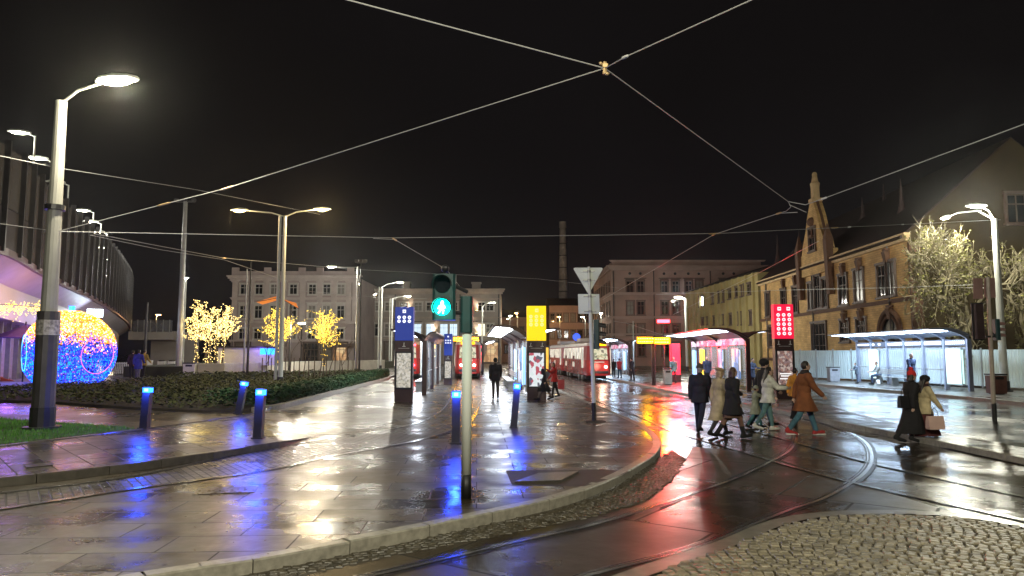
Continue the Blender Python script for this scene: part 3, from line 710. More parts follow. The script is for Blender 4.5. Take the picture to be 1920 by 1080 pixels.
# arches (voussoirs) and arched porch
mb = MB(); c = hit(E0, E1, 1672, 636); 
for r_, t_ in ((1.55, .34), (1.15, .2)):
    P = []
    for k in range(17):
        a = math.pi * k / 16; P.append(k)
    pts = [c + uE * r_ * math.cos(math.pi * k / 16) + Vector((0, 0, .4 + r_ * math.sin(math.pi * k / 16))) - nE * .12 for k in range(17)]
    mb.tube(pts, t_ / 2, 6)
o = wb(mb, "arch_surround", etrim2, EE)
mb = MB(); mb.v = [tuple(c - nE * .03 + uE * 1.4 * math.cos(math.pi * k / 16) + Vector((0, 0, .4 + 1.4 * math.sin(math.pi * k / 16)))) for k in range(17)] + [tuple(c - nE * .03 - uE * 1.4 - Vector((0, 0, 2.2))), tuple(c - nE * .03 + uE * 1.4 - Vector((0, 0, 2.2)))]
mb.f = [tuple(range(19))]; mb.m = [0]; wb(mb, "arched_door", M['glassdark'], EE)
for px, y0 in ((1583, 500), (1613, 490), (1665, 474), (1471, 528), (1493, 522), (1586, 589), (1617, 585), (1672, 580)):
    c = hit(E0, E1, px, y0); mb = MB(); mb.box((c.x, c.y, c.z - .3), (.34, .5, .75), rz=angE, taper=1.5); mb.box((c.x, c.y, c.z + .2), (.5, .6, .16), rz=angE); wb(mb, "keystone", etrim2, EE)
# the gable
g0, g1 = hit(E0, E1, 1507, 520), hit(E0, E1, 1562, 500)
gc = (hit(E0, E1, 1531, 480)); L0, L1 = (g0 - gc), (g1 - gc)
hw = 3.3
prof = [(-hw, zE - 1.0), (hw, zE - 1.0), (hw, zE + 1.3), (hw * .83, zE + 1.5), (hw * .72, zE + 2.8), (hw * .5, zE + 4.5), (hw * .36, zE + 6.2), (.34, zE + 8.4), (-.34, zE + 8.4), (-hw * .36, zE + 6.2), (-hw * .5, zE + 4.5), (-hw * .72, zE + 2.8), (-hw * .83, zE + 1.5), (-hw, zE + 1.3)]
topz = hit(E0, E1, 1527, 378).z; sc_ = (topz - zE) / 8.4
prof = [(x, zE + (z - zE) * (sc_ if z > zE else 1)) for x, z in prof]
def gp(x, z, n): q = gc + uE * x + nE * n; return (q.x, q.y, z)
mb = MB(); mb.rings([[gp(x, z, -.28) for x, z in prof], [gp(x, z, .5) for x, z in prof]]); ga = wb(mb, "gable", ebrick, EE, fix=True)
mb = MB()
for i in range(2, len(prof) - 1):
    a, b = prof[i], prof[(i + 1) % len(prof)]
    if i in (7,): continue
    mb.tube([gp(a[0], a[1], .1), gp(b[0], b[1], .1)], .13, 6)
for x in (-hw, hw): mb.rings([[gp(x - .3, zE - 3.0, -.45), gp(x + .3, zE - 3.0, -.45), gp(x + .3, zE - 3.0, -.1), gp(x - .3, zE - 3.0, -.1)], [gp(x - .35, zE + 1.6, -.6), gp(x + .35, zE + 1.6, -.6), gp(x + .35, zE + 1.6, 0), gp(x - .35, zE + 1.6, 0)], [gp(x - .03, zE + 2.9, -.33), gp(x + .03, zE + 2.9, -.33), gp(x + .03, zE + 2.9, -.27), gp(x - .03, zE + 2.9, -.27)]])
wb(mb, "gable_coping", etrim2, EE)
c = hit(E0, E1, 1530, 482)
win_c = window(EE, Vector(gp(0, zE + 1.1, -.29)), angE, 1.3, 1.9, '', dframe, M['glassdark'])
mb = MB(); mb.ell(gp(0, zE + 5.6 * sc_, -.3), (.42, .42, .42)); mb.tube([gp(0, zE + 5.6 * sc_ - 1.3, -.3), gp(0, zE + 5.6 * sc_, -.3)], .14, 6); mb.box(gp(0, zE + 5.6 * sc_ - 1.3, -.35), (.7, .4, .25), rz=angE); wb(mb, "carved_panel", etrim2, EE)
mb = MB(); q = gp(0, topz, .1)
mb.box((q[0], q[1], topz + .1), (.9, .9, .3), rz=angE); mb.box((q[0], q[1], topz + .5), (.55, .55, .6), rz=angE)
for dx, dy in ((-.22, -.22), (.22, -.22), (.22, .22), (-.22, .22)): mb.tube([(q[0] + dx, q[1] + dy, topz + .3), (q[0] + dx, q[1] + dy, topz + 1.4)], .07, 6)
mb.tube([(q[0], q[1], topz + .8), (q[0], q[1], topz + 1.6), (q[0], q[1], topz + 1.75), (q[0], q[1], topz + 2.3), (q[0], q[1], topz + 2.55)], [.3, .42, .3, .2, .03], 10)
mb.ell((q[0], q[1], topz + 2.4), (.22, .22, .26)); wb(mb, "statue_finial", etrim, EE)
for px, py, y2 in ((1457, 440, 500), (1498, 432, 480), (1616, 370, 425), (1688, 335, 420), (1656, 345, 420)):
    n_ = {1457: 4.5, 1498: 3.5, 1616: 4.5, 1688: 3.0, 1656: 6}[px]
    a2, b2 = E0 + nE * n_, E1 + nE * n_; t = hit(a2, b2, px, py); lo_ = hit(a2, b2, px, y2)
    mb = MB(); mb.tube([(t.x, t.y, lo_.z - 1.5), (t.x, t.y, lo_.z), (t.x, t.y, lo_.z + .3), (t.x, t.y, lo_.z + (t.z - lo_.z) * .45), (t.x, t.y, t.z)], [.55, .6, .45, .16, .03], 8); wb(mb, "roof_spire", mat("slate", (.05, .03, .03), .6, 0, .2), EE)
# ---- end gable of the brick building, plain rendered
RH = 6.4
mb = MB(); q_ = E0 - uE * -.03
mb.rings([[up(E0 + uE * .04 + nE * .02, 0), up(E0 + uE * .04 + nE * .02, zE + .05), up(E0 + uE * .04 + nE * 7, zE + RH - .12), up(E0 + uE * .04 + nE * 14, zE + .05), up(E0 + uE * .04 + nE * 14, 0)], [up(E0 - uE * .2 + nE * .02, 0), up(E0 - uE * .2 + nE * .02, zE + .05), up(E0 - uE * .2 + nE * 7, zE + RH - .12), up(E0 - uE * .2 + nE * 14, zE + .05), up(E0 - uE * .2 + nE * 14, 0)]])
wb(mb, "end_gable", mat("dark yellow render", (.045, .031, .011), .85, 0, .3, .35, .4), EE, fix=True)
mb = MB(); c = E0 + uE * .12 + nE * .35; mb.box((c.x, c.y, zE / 2 - .3), (.75, .2, zE - .6), rz=math.atan2(nE.y, nE.x)); wb(mb, "corner_quoins", etrim2, EE)
c = E0 + nE * 7; win_e = window(EE, Vector((c.x, c.y, 10.4)) + uE * .06, math.atan2(nE.y, nE.x), 1.2, 1.9, '', dframe, M['glassdark'])
# ================================================================== STATION with raised deck on the left
SC = [(-420, 22), (-160, 28), (0, 34), (60, 40.2), (115, 47.5), (150, 53), (180, 59.5), (205, 67), (222, 75.5), (235, 85), (241, 96), (240, 108)]
sp = cr_spline([Vector((XA(px, Y), Y, 0)) for px, Y in SC], 2.0)
ns = len(sp)
ST = thing("station_building", "long curved station hall with ribbed glass barrier on its deck and violet lit soffit", "building", (sp[6].x, sp[6].y, .1))
def zb(i): return 6.9 - 1.3 * max(0, min(1, (sp[i].y - 34) / 60))
def sect(pr, i):
    d = sp[min(i + 1, ns - 1)] - sp[max(i - 1, 0)]; d.normalize(); n = Vector((-d.y, d.x, 0)); return [sp[i] + n * a + Vector((0, 0, z)) for a, z in pr(i)]
white = mat("white fascia panels", (.62, .6, .58), .5, 0, .06, .5); sof = mat("soffit panels", (.42, .38, .42), .5, 0, .1, 1)
def loft(pr, name, m, parent=ST, closed=True, i0=0, i1=None):
    mb = MB(); i1 = i1 or ns; rs = [sect(pr, i) for i in range(i0, i1)]
    if closed: mb.rings(rs)
    else:
        for i in range(len(rs) - 1):
            for j in range(len(rs[0]) - 1): mb.quad(rs[i][j], rs[i + 1][j], rs[i + 1][j + 1], rs[i][j + 1])
    return wb(mb, name, m, parent)
loft(lambda i: [(-.08, zb(i) - .25), (.3, zb(i) - .25), (.3, zb(i) + .1), (-.08, zb(i) + .1)], "deck_edge_beam", mat("dark maroon edge beam", (.09, .03, .04), .4, 0, .2))
loft(lambda i: [(.05, zb(i) - .2), (1.3, zb(i) - 1.1)], "soffit", sof, closed=False)
loft(lambda i: [(1.3, zb(i) - 1.1), (1.3, zb(i) - 2.9), (1.55, zb(i) - 2.9), (1.55, zb(i) - 1.1)], "fascia", white)
loft(lambda i: [(1.5, zb(i) - 2.88), (7, zb(i) - 2.88)], "hall_ceiling", sof, closed=False)
loft(lambda i: [(1.0, zb(i) + .05), (12, zb(i) + .05), (12, zb(i) - .5), (1.0, zb(i) - .5)], "deck", sof)
loft(lambda i: [(6.5, .13), (6.5, zb(i) - 2.8)], "hall_wall", mat("violet lit hall wall", (.5, .45, .55), .6, 0, .1, .8), closed=False)

def barrier_mat():
    m, N, L, b = newmat("ribbed barrier glass"); b.inputs["Base Color"].default_value = (.17, .17, .18, 1); b.inputs["Roughness"].default_value = .25
    tc = N.new("ShaderNodeTexCoord"); nz = N.new("ShaderNodeTexNoise"); nz.inputs["Scale"].default_value = .6; L.new(tc.outputs["Object"], nz.inputs["Vector"])
    mr = N.new("ShaderNodeMapRange"); mr.inputs["To Min"].default_value = .55; mr.inputs["To Max"].default_value = .8; L.new(nz.outputs["Fac"], mr.inputs["Value"]); L.new(mr.outputs["Result"], b.inputs["Alpha"])
    return m
bgm = barrier_mat(); bgd = mat("smoked barrier glass", (.10, .095, .11), .2, 0, .2, .5)
acc = [0]
for i in range(1, ns): acc.append(acc[-1] + (sp[i] - sp[i - 1]).length)
def at_s(s):
    for i in range(1, ns):
        if acc[i] >= s: t = (s - acc[i - 1]) / (acc[i] - acc[i - 1]); return sp[i - 1].lerp(sp[i], t), (sp[i] - sp[i - 1]).normalized(), zb(i - 1) * (1 - t) + zb(i) * t
    return sp[-1], (sp[-1] - sp[-2]).normalized(), zb(ns - 1)
s = 0; PW = 2.3; ZT = 11.9
while s < acc[-1] - PW:
    a, d, z = at_s(s); b, _, z2 = at_s(s + PW - .14); zm = z + (ZT - z) * .42
    mb = MB(); mb.quad((a.x, a.y, zm), (b.x, b.y, zm), (b.x, b.y, ZT), (a.x, a.y, ZT)); pa = wb(mb, "barrier_panel", bgm, ST)
    mb = MB(); mb.quad((a.x, a.y, z), (b.x, b.y, z2), (b.x, b.y, zm - .04), (a.x, a.y, zm - .04)); wb(mb, "lower_panel", bgd, ST)
    n = Vector((-d.y, d.x, 0)); mb = MB(); c = a - d * .07 - n * .1; mb.prism([c - d * .06 - n * .12, c + d * .06 - n * .12, c + d * .06 + n * .15, c - d * .06 + n * .15], z - .1, ZT + .25); wb(mb, "barrier_post", M['darkpole'], ST)
    s += PW
# glazed hall front with mullions and violet curtains
mb = MB(); s = 0
while s < 52:
    a, d, z = at_s(s); n = Vector((-d.y, d.x, 0)); c = a + n * 2.2; mb.box((c.x, c.y, (z - 2.9) / 2 + .1), (.12, .25, z - 3.0), rz=math.atan2(d.y, d.x)); s += 1.8
wb(mb, "hall_mullion", M['steel'], ST)["kind"] = "stuff"
mb = MB(); s = 4
while s < 30:
    a, d, z = at_s(s); n = Vector((-d.y, d.x, 0)); c = a + n * (3.4 + .12 * math.sin(s * 9)); c2 = at_s(s + .12)[0] + n * (3.4 + .12 * math.sin((s + .12) * 9)); mb.quad((c.x, c.y, .2), (c2.x, c2.y, .2), (c2.x, c2.y, 3.3), (c.x, c.y, 3.3)); s += .12
wb(mb, "curtain", mat("pale violet curtain", (.6, .5, .7), .8, 0, .1), ST)
mb = MB(); a, d, z = at_s(34); n = Vector((-d.y, d.x, 0))
mb = MB(); P = [at_s(24)[0] + n * 1.8, at_s(44)[0] + n * 1.8]
# dark gateway near the far end
i = max(k for k in range(ns) if sp[k].y < 66)
mb = MB(); a, b = sp[i] + Vector((-.9, 0, 0)), sp[i + 2] + Vector((-.9, 0, 0)); mb.quad((a.x, a.y, .15), (b.x, b.y, .15), (b.x, b.y, 3.2), (a.x, a.y, 3.2)); wb(mb, "gateway", M['black'], ST)
# ledge and ramp
def floor_thing(name, label, cat, pts, z0, z1, m):
    mb = MB(); mb.prism(pts, z0, z1); o = mb.build(name, m); return tag(o, label, cat)
lp = GP([(-300, 735), (62, 721), (72, 714), (40, 700), (-300, 700)], .15)
floor_thing("entrance_platform", "low pale stone platform in front of the violet hall entrance", "platform", lp, .13, .30, mat("pale stone", (.5, .48, .48), .4, 0, .1, 2))
q0, q1, q2, q3 = G(-120, 715, .3), G(28, 715, .3), G(4, 700, .3), G(-160, 700, .3)
mb = MB(); k = 0
P = [q0, q1, q2, q3]; mb.v = [(q0.x, q0.y, .302), (q1.x, q1.y, .302), (q2.x - .3, q2.y, .302), (q3.x, q3.y, .302), (q0.x - 1, q0.y, 1.5), (q1.x - 2.3, q1.y + .0, .9), (q2.x - 2.6, q2.y, .9), (q3.x - 1, q3.y, 1.5)]
mb.f = [(0, 1, 5, 4), (1, 2, 6, 5), (2, 3, 7, 6), (3, 0, 4, 7), (4, 5, 6, 7)]; mb.m = [0] * 5
tag(mb.build("carpet_ramp", mat("orange carpet", (.62, .13, .035), .8, 0, .15, 6)), "orange carpeted ramp rising at the hall entrance", "ramp")
# bridge and wall at the end of the deck
YR = 92.0
BR = thing("footbridge", "concrete deck with a glass parapet crossing behind the wall at the end of the station", "bridge", (XA(280, YR), YR, .1))
z0, z1, z2 = AT(0, 634, YR).z, AT(0, 624, YR).z, AT(0, 602, YR).z
mb = MB(); mb.box(((XA(242, YR) + XA(322, YR)) / 2, YR + 3, (z0 + z1) / 2), (XA(322, YR) - XA(236, YR), 6, z1 - z0 + .4)); wb(mb, "deck", beigeplaster, BR)
mb = MB(); mb.box(((XA(250, YR) + XA(318, YR)) / 2, YR, (z2 + z1) / 2 + .1), (XA(318, YR) - XA(244, YR), .05, z2 - z1)); wb(mb, "glass_parapet", bgm, BR)
mb = MB()
for px in range(244, 322, 12): mb.box((XA(px, YR), YR - .05, (z2 + z1) / 2 + .1), (.09, .09, z2 - z1 + .15))
wb(mb, "railing_posts", M['steel'], BR)["kind"] = "stuff"
mb = MB(); mb.box((XA(300, YR), YR + 4, z0 / 2), (XA(345, YR) - XA(258, YR), 1, z0 + .2)); wb(mb, "abutment_wall", beigeplaster, BR)

for rt, xs_, yy_, zz_ in ((A, (xa0 + .25, XA(565, YA), xa1 - .25), YA - .12, AT(0, 524, YA).z), (B, (xb0 + .4, XA(740, YB), XA(862, YB), xb1 - .3), YB - .12, AT(0, 552, YB).z), (C, (xc0 + .3, XA(1228, YC), XA(1335, YC)), YC - .12, AT(0, 508, YC).z)):
    for x_ in xs_: mb = MB(); mb.tube([(x_, yy_, .2), (x_, yy_, zz_)], .075, 6); wb(mb, "downpipe", M['darkpole'], rt)
for fr_ in (.08, .52, .93):
    c = E0.lerp(E1, fr_) - nE * .12; mb = MB(); mb.tube([(c.x, c.y, .2), (c.x, c.y, zE - .5)], .07, 6); wb(mb, "downpipe", M['darkpole'], EE)
# ================================================================== LIGHTS, POLES, WIRES
LAMP_E = 1.0
def light(parent, loc, energy, col, size=.15, spot=None, rot=(0, 0, 0), name="lamp_light", blend=.5):
    l = bpy.data.lights.new(name, 'SPOT' if spot else 'POINT'); l.energy = energy * LAMP_E; l.color = col; l.shadow_soft_size = size
    if spot: l.spot_size = R(spot); l.spot_blend = blend
    o = bpy.data.objects.new(name, l); COL.objects.link(o); o.parent = parent; o.location = loc; o.rotation_euler = rot
    return o
def street_lamp(base, h, heads, label, r=(.11, .07), col=(1, .95, .82), lens='lampwhite', energy=600, name="street_lamp", cat="street lamp", twin=False, group=None, hs=1.1, pm='polegrey', lean=0):
    """heads: list of (dx, dy, rise, energy factor)"""
    t = thing(name, label, cat, base, 0, group)
    if lean: t.rotation_euler = (0, lean, 0)
    mb = MB(); mb.tube([(0, 0, 0), (0, 0, h * .3), (0, 0, h)], [r[0], (r[0] + r[1]) / 2, r[1]], 14)
    mb.build("pole", M[pm], t, smooth=False)
    if twin: MB().tube([(-.28, 0, 0), (-.28, 0, h)], r[0] * .6, 10).build("pole", M[pm], t)
    mb = MB(); mb.tube([(0, 0, 0), (0, 0, .06)], r[0] * 1.7, 14); mb.tube([(0, 0, .06), (0, 0, .5)], r[0] * 1.12, 14); mb.build("base", M['darkpole'], t)
    for dx, dy, rise, ef in heads:
        v = Vector((dx, dy, 0)); L_ = v.length or 1e-3; u = v / L_; a = math.atan2(u.y, u.x)
        pts = [Vector((0, 0, h - .05)), u * L_ * .3 + Vector((0, 0, h - .05 + rise * .7)), u * L_ * .7 + Vector((0, 0, h - .05 + rise)), u * (L_ - .25 * hs) + Vector((0, 0, h + rise))]
        MB().tube(pts, .035 * max(1, hs * .8), 8).build("arm", M[pm], t)
        mb = MB(); c = v + Vector((0, 0, h + rise)); 
        sec = []
        for k, (xx, ww, hh) in enumerate(((-.42, .06, .05), (-.3, .14, .09), (0, .18, .12), (.3, .15, .08), (.42, .07, .04))):
            ring = []
            for j in range(8):
                an = math.pi * 2 * j / 8; yy, zz = ww * math.cos(an), max(-.02, hh * math.sin(an)); ring.append((c.x + (xx * hs) * u.x - yy * hs * u.y, c.y + (xx * hs) * u.y + yy * hs * u.x, c.z + zz * hs))
            sec.append(ring)
        mb.rings(sec); hd = mb.build("luminaire", M['polegrey'], t, fix=True)
        mb = MB(); mb.ell((c.x, c.y, c.z - .035 * hs), (.30 * hs, .14 * hs, .05 * hs), 12, 6, Matrix.Rotation(a, 3, 'Z')); mb.build("lens", M[lens], hd)
        if energy * ef > 0: light(t, (c.x, c.y, c.z - .12 * hs - .06), energy * ef, col, .12 * hs)
    return t
def lampat(px, py_base, py_top, Y, heads_px, label, z0=.13, **k):
    """heads_px: list of (px, py, depth offset, energy factor)"""
    b = Vector((XA(px, Y), Y, z0)); h = AT(px, py_top, Y).z - z0; H = []
    for hx, hy, dy, ef in heads_px:
        p = AT(hx, hy, Y + dy); H.append((p.x - b.x, dy, p.z - z0 - h, ef))
    return street_lamp(b, h, H, label, **k)
WW, WC, WO = (1, .93, .78), (.93, .97, 1), (1, .55, .2)
b0 = G(87, 804, .235)
lampat(87, 0, 190, b0.y, [(219, 150, -.3, 1.0)], "tall thick grey lamp post standing in the grass with a bright lamp on curved arm", z0=.235, r=(.235, .125), energy=1300, col=(1, .9, .66), hs=1.3, lean=0.0, pm='bigpole')
t_ = COL.objects[[o.name for o in COL.objects if o.name.startswith("street_lamp")][-1]]
Ypole = b0.y
MB().tube([(0, 0, 0), (0, 0, 2.7)], .238, 14).build("pole_shade", M['lowpole'], t_)  # shade on the lower pole, put in as a dark tube; no real sleeve
mb = MB(); mb.tube([(0, 0, 2.15), (0, 0, 2.5)], .245, 14); mb.build("sticker_band", mat("worn paper stickers", (.35, .33, .30), .7, 0, .6, 14), t_)
MB().tube([(0, 0, 5.1), (0, 0, 5.22)], .22, 14).build("clamp", M['black'], t_)
lampat(527, 0, 405, 40.5, [(449, 394, 0, .7), (604, 392, 0, 1.2)], "slender double street lamp beside the hedge with two bright lamps on thin arms", r=(.15, .10), energy=750, col=(1, .70, .32), lens='lampwarm', twin=True, hs=1.2)
lampat(668, 0, 500, 62, [(622, 500, 0, 1), (672, 532, 22, .5)], "grey lamp post at the end of the hedge with its arm over the planting bed", r=(.13, .09), energy=1500, pm='steel')
lampat(714, 0, 538, 78, [(750, 529, 0, 1.4), (703, 552, 8, .6)], "lamp post left of the blue totem in front of the beige building", r=(.13, .09), energy=1100, twin=True, lens='lampwarm')
lampat(734, 0, 560, 92, [(765, 555, 0, 1)], "thin lamp post directly behind the blue totem", r=(.1, .08), energy=1000, twin=True)
lampat(904, 0, 575, 96, [(924, 567, 0, 1)], "thin lamp post right of the green signal, in front of the beige building", r=(.1, .08), energy=1000)
lampat(343, 0, 520, 78, [(348, 521, 0, 1)], "thin lamp mast with a cold white floodlight beside the lit multi stem tree", r=(.12, .09), energy=1400, col=WC)
lampat(1288, 0, 560, 72, [(1271, 557, 0, 1), (1262, 564, 6, .4)], "pale lamp post between the pink block and the yellow annex", r=(.14, .12), energy=1500, col=(1, .97, .85))
lampat(1128, 0, 590, 92, [(1125, 587, 0, .5)], "small far lamp beside the side wall of the pink block", r=(.08, .06), energy=500)
lampat(1098, 0, 600, 120, [(1092, 594, 0, .6)], "small far white lamp above the roof of the red tram", r=(.08, .06), energy=500)
lampat(970, 0, 592, 140, [(968, 587, 0, 1)], "distant sodium lamp glowing orange left of the yellow totem", r=(.08, .06), energy=600, col=WO, lens='lampsodium')
lampat(956, 0, 597, 130, [(957, 592, 0, .6), (952, 598, 4, .6)], "distant pair of small white lamps beside the orange one", r=(.08, .06), energy=400)
lampat(1050, 0, 600, 140, [(1048, 594, 0, 1)], "distant orange sodium lamp at the foot of the factory chimney", r=(.08, .06), energy=1300, col=WO, lens='lampsodium')
lampat(886, 0, 700 - 70, 118, [(882, 622, 0, .3)], "small far lamp above the middle tram", r=(.07, .05), energy=300)
lampat(290, 0, 596, 96, [(297, 590, 0, .6)], "distant orange lamp above the glass parapet of the footbridge", z0=5.5, r=(.07, .05), energy=400, col=WO, lens='lampsodium')
lampat(1880, 0, 410, 34.5, [(1831, 386, 0, 1.3), (1773, 408, 5.5, .8)], "grey lamp post by the litter bin lighting the bare tree with two white lamps", r=(.20, .13), energy=1900, col=(1, .98, .80), hs=1.2)
lampat(543, 0, 570, 66, [(566, 606, 0, 1)], "thin brown post carrying the orange sail between the lit trees", r=(.1, .08), energy=1500, pm='darkpole')
# lamps behind the viewer that light the near poles and paving (the same kind of post)
for x, y, e in ((-4, -3, 3800), (8, -3, 2600)):
    street_lamp((x, y, .1), 9, [(1.5 if x < 0 else -1.5, .3, .3, 1)], "grey street lamp on the near side of the crossing, " + ("west" if x < 0 else "east") + " of the island", energy=e, col=(1, .95, .75))
# lamps along the station deck
k = 0
dl = []
for px, py, on in ((36, 252, 1), (104, 345, 0), (155, 397, 1), (182, 437, 1), (192, 466, 1), (203, 488, 1), (213, 505, 1), (207, 519, 1), (222, 520, 1), (230, 540, 1), (70, 300, 1), (170, 418, 1)):
    Y = {36: 43, 104: 52, 155: 61, 182: 67, 192: 71, 203: 77, 213: 83, 207: 79, 222: 93, 230: 98, 70: 47, 170: 64}[px]
    p = AT(px, py, Y)
    z0 = 7; b = Vector((p.x + .8, Y + .3, z0))
    t = street_lamp(b, p.z - z0, [(-.8, -.3, .15, 1)], "small curved lamp on the station deck above the noise barrier" if on else "unlit curved lamp on the station deck right of the tall post", r=(.06, .05), hs=1.5, energy=320 * on, col=(1, .97, .86), name="deck_lamp", cat="deck lamp", group="small curved lamps along the station deck", lens='lampwhite' if on else 'glassdark')
# ---- tall masts
def mast(px, ytop, Y, r, label, base=.13, cross=0, pm='steel', name="catenary_mast", rot=0):
    h = AT(px, ytop, Y).z - base; t = thing(name, label, "mast", (XA(px, Y), Y, base), rot)
    mb = MB(); mb.tube([(0, 0, 0), (0, 0, h)], [r, r * .6], 12); mb.build("pole", M[pm], t)
    MB().tube([(0, 0, 0), (0, 0, .5)], r * 1.3, 12).build("base", M['darkpole'], t)
    if cross:
        mb = MB(); mb.box((0, 0, h), (cross, .12, .12)); 
        for s in (-.45, 0, .45): mb.box((cross * s, -.1, h + .12), (.3, .25, .22))
        mb.build("crossarm", M['darkpole'], t)
    return t
mast(336, 378, 58, .26, "very tall grey floodlight mast with a short crossarm at its top", cross=1.6)
mast(465, 488, 50, .09, "thin dark catenary mast among the shrubs of the bed", pm='darkpole')
mast(458, 504, 53, .08, "thinner grey rod standing beside the dark catenary mast", pm='steel')
mast(674, 492, 60, .09, "dark catenary mast behind the lamp post at the end of the hedge", pm='darkpole', cross=.8)
mast(272, 567, 70, .17, "dark steel post in front of the footbridge", pm='darkpole')
mast(790, 610, 44, .07, "thin post rising from the left tram shelter", pm='polegrey')
mast(1188, 602, 60, .07, "thin post behind the row of red tram and shelter", pm='steel')
# ---- wires
def wire(pts, r, label, knots=(), mat_='wire', group=None, sag=0):
    r *= .82
    P = [AT(*p) if isinstance(p, tuple) else p for p in pts]; Q = []
    for i in range(len(P) - 1):
        n = 14
        for k in range(n):
            t = k / n; q = P[i].lerp(P[i + 1], t); q.z -= sag * 4 * t * (1 - t); Q.append(q)
    Q.append(P[-1])
    o = Q[0].copy(); t = thing("overhead_wire", label, "wire", o, 0, group)
    x = MB(); x.tube(Q, r, 6); wb(x, "cable", M[mat_], t)
    for kpt in knots:
        c, d = kpt
        i = min(range(len(Q) - 1), key=lambda j: (Q[j] - AT(*c)).length); u = (Q[i + 1] - Q[i]).normalized(); c = Q[i]
        mb = MB(); mb.tube([c - u * d * .5, c - u * d * .3, c + u * d * .3, c + u * d * .5], [r * 1.2, r * 2.6, r * 2.6, r * 1.2], 8); wb(mb, "insulator", M['brass'] if d > .2 else M['white'], t)
    return t
J = AT(1134, 128, 10)
PA = AT(108, 434, Ypole)
wire([PA, (425, 353, 15.5), J], .011, "long bright span wire rising from the tall lamp post to the high junction clamp", [((415, 355, 15.5), .5), ((330, 380, 16.4), .35)])
wire([J, (1172, 107, 9.3), (1440, -14, 7.4)], .010, "short wire running from the junction clamp up to the right edge of the sky", [((1168, 109, 9.3), .14)])
wire([(600, -14, 7.6), J, (1478, 378, 19.5)], .011, "thick contact wire crossing the sky diagonally through the junction clamp")
wire([(1478, 378, 19.5), (1510, 384, 19.3), (1545, 372, 18.8), (1960, 218, 14)], .013, "contact wire climbing from the wire crossing to the right edge", [((1545, 372, 18.8), .2)])
wire([(1495, 398, 19.8), (1460, 400, 20.5), (1338, 440, 24.5), (1130, 562, 47)], .013, "contact wire descending from the wire crossing toward the pink block", [((1340, 441, 24.5), .4), ((1455, 402, 20.5), .3)])
wire([(1478, 378, 19.5), (1483, 388, 19.6), (1474, 396, 20.2), (1460, 400, 20.5)], .011, "short curved jumper wire linking the two crossing contact wires")
wire([(1480, 384, 19.6), (1512, 398, 19.4)], .010, "short cross piece in the middle of the wire crossing")
wire([PA, (740, 446, 24), (1340, 438, 26), (1565, 427, 27.5), AT(1876, 412, 34.3)], .012, "nearly level span wire strung from the tall lamp post across to the tree", [((1337, 437, 26), .5), ((1562, 427, 27.5), .5), ((1598, 426, 28), .2), ((1702, 422, 30), .2)])
wire([(700, 447, 23), (740, 449, 24), (838, 506, 33), (880, 560, 60)], .013, "contact wire dropping behind the green pedestrian signal", [((742, 451, 24), .6)])
wire([(175, 438, 20), (420, 484, 30), (664, 505, 58)], .012, "upper of the two wires fanning out from the tall post toward the hedge lamps", [((425, 485, 30), .5)])
wire([(170, 441, 20), (300, 468, 25), (420, 487, 30), (540, 528, 48)], .011, "lower of the two wires fanning out from the tall post toward the hedge lamps")
wire([(-40, 284, 14), (110, 315, 17), (370, 356, 26), (600, 402, 60)], .010, "faint dark wire passing behind the tall lamp post near the deck lamps")
wire([(-40, 414, 16), PA], .008, "thin wire running from the tall post off the left edge")
wire([(560, 545, 50), (720, 558, 66), (800, 560, 70)], .016, "pale wire stretched in front of the two left buildings")
wire([(1535, 452, 25), (1430, 508, 36), (1262, 590, 66)], .013, "contact wire running beside the gable toward the yellow annex")
wire([(1230, 552, 46), (1500, 543, 46), (1700, 538, 46), (1850, 540, 36)], .014, "lower pale span wire in front of the brick building", [((1655, 545, 40), .2)])
wire([(1430, 545, 44), (1640, 541, 40), (1845, 533, 35)], .012, "second pale span wire just above it, ending near the brown signs")
wire([(1150, 602, 70), (1175, 606, 66), (1260, 634, 50)], .016, "low contact wire above the middle shelter")
wire([(664, 505, 58), (1010, 523, 70), (1160, 540, 90)], .014, "faint high wire above the beige building roof")
wire([(800, 598, 46), (870, 598, 50), (960, 610, 60)], .014, "dark wire behind the green signal above the platforms", mat_='darkpole')
jt = thing("wire_clamp", "brass coloured junction clamp where the high wires cross", "clamp", J)
mb = MB(); mb.box((0, 0, .03), (.07, .09, .05)); mb.tube([(-.07, 0, .06), (.05, 0, .06)], .013, 8); mb.tube([(0, 0, -.09), (0, 0, .09)], .03, 8); mb.ell((-.06, 0, .075), (.025, .025, .025)); mb.ell((.03, 0, -.08), (.035, .03, .028)); mb.build("clamp_body", M['brass'], jt)
# ================================================================== SIGNAL POLES
# pedestrian signal
pb = G(874, 934, .122)
S = thing("pedestrian_signal", "pedestrian signal on a grey pole with a black foot, showing a green walking figure", "traffic light", pb)
hS = AT(874, 608, pb.y).z - pb.z
MB().tube([(0, 0, .29), (0, 0, hS)], .064, 16).build("pole", M['polegrey'], S, smooth=True); MB().tube([(0, 0, -.02), (0, 0, .30)], .069, 16).build("pole_foot", M['rubber'], S, smooth=True)
a1, a2 = AT(864, 621, pb.y), AT(886, 558, pb.y)
def housing(parent, c, w, d, h, name="signal_housing", m='signgreen', rz=0):
    mb = MB(); ch = .03
    P = [(-w / 2 + ch, -d / 2), (w / 2 - ch, -d / 2), (w / 2, -d / 2 + ch), (w / 2, d / 2 - ch), (w / 2 - ch, d / 2), (-w / 2 + ch, d / 2), (-w / 2, d / 2 - ch), (-w / 2, -d / 2 + ch)]
    P = [(c[0] + x * math.cos(rz) - y * math.sin(rz), c[1] + x * math.sin(rz) + y * math.cos(rz)) for x, y in P]; mb.prism(P, c[2] - h / 2, c[2] + h / 2); return mb.build(name, M[m], parent)
rel = lambda p: p - pb
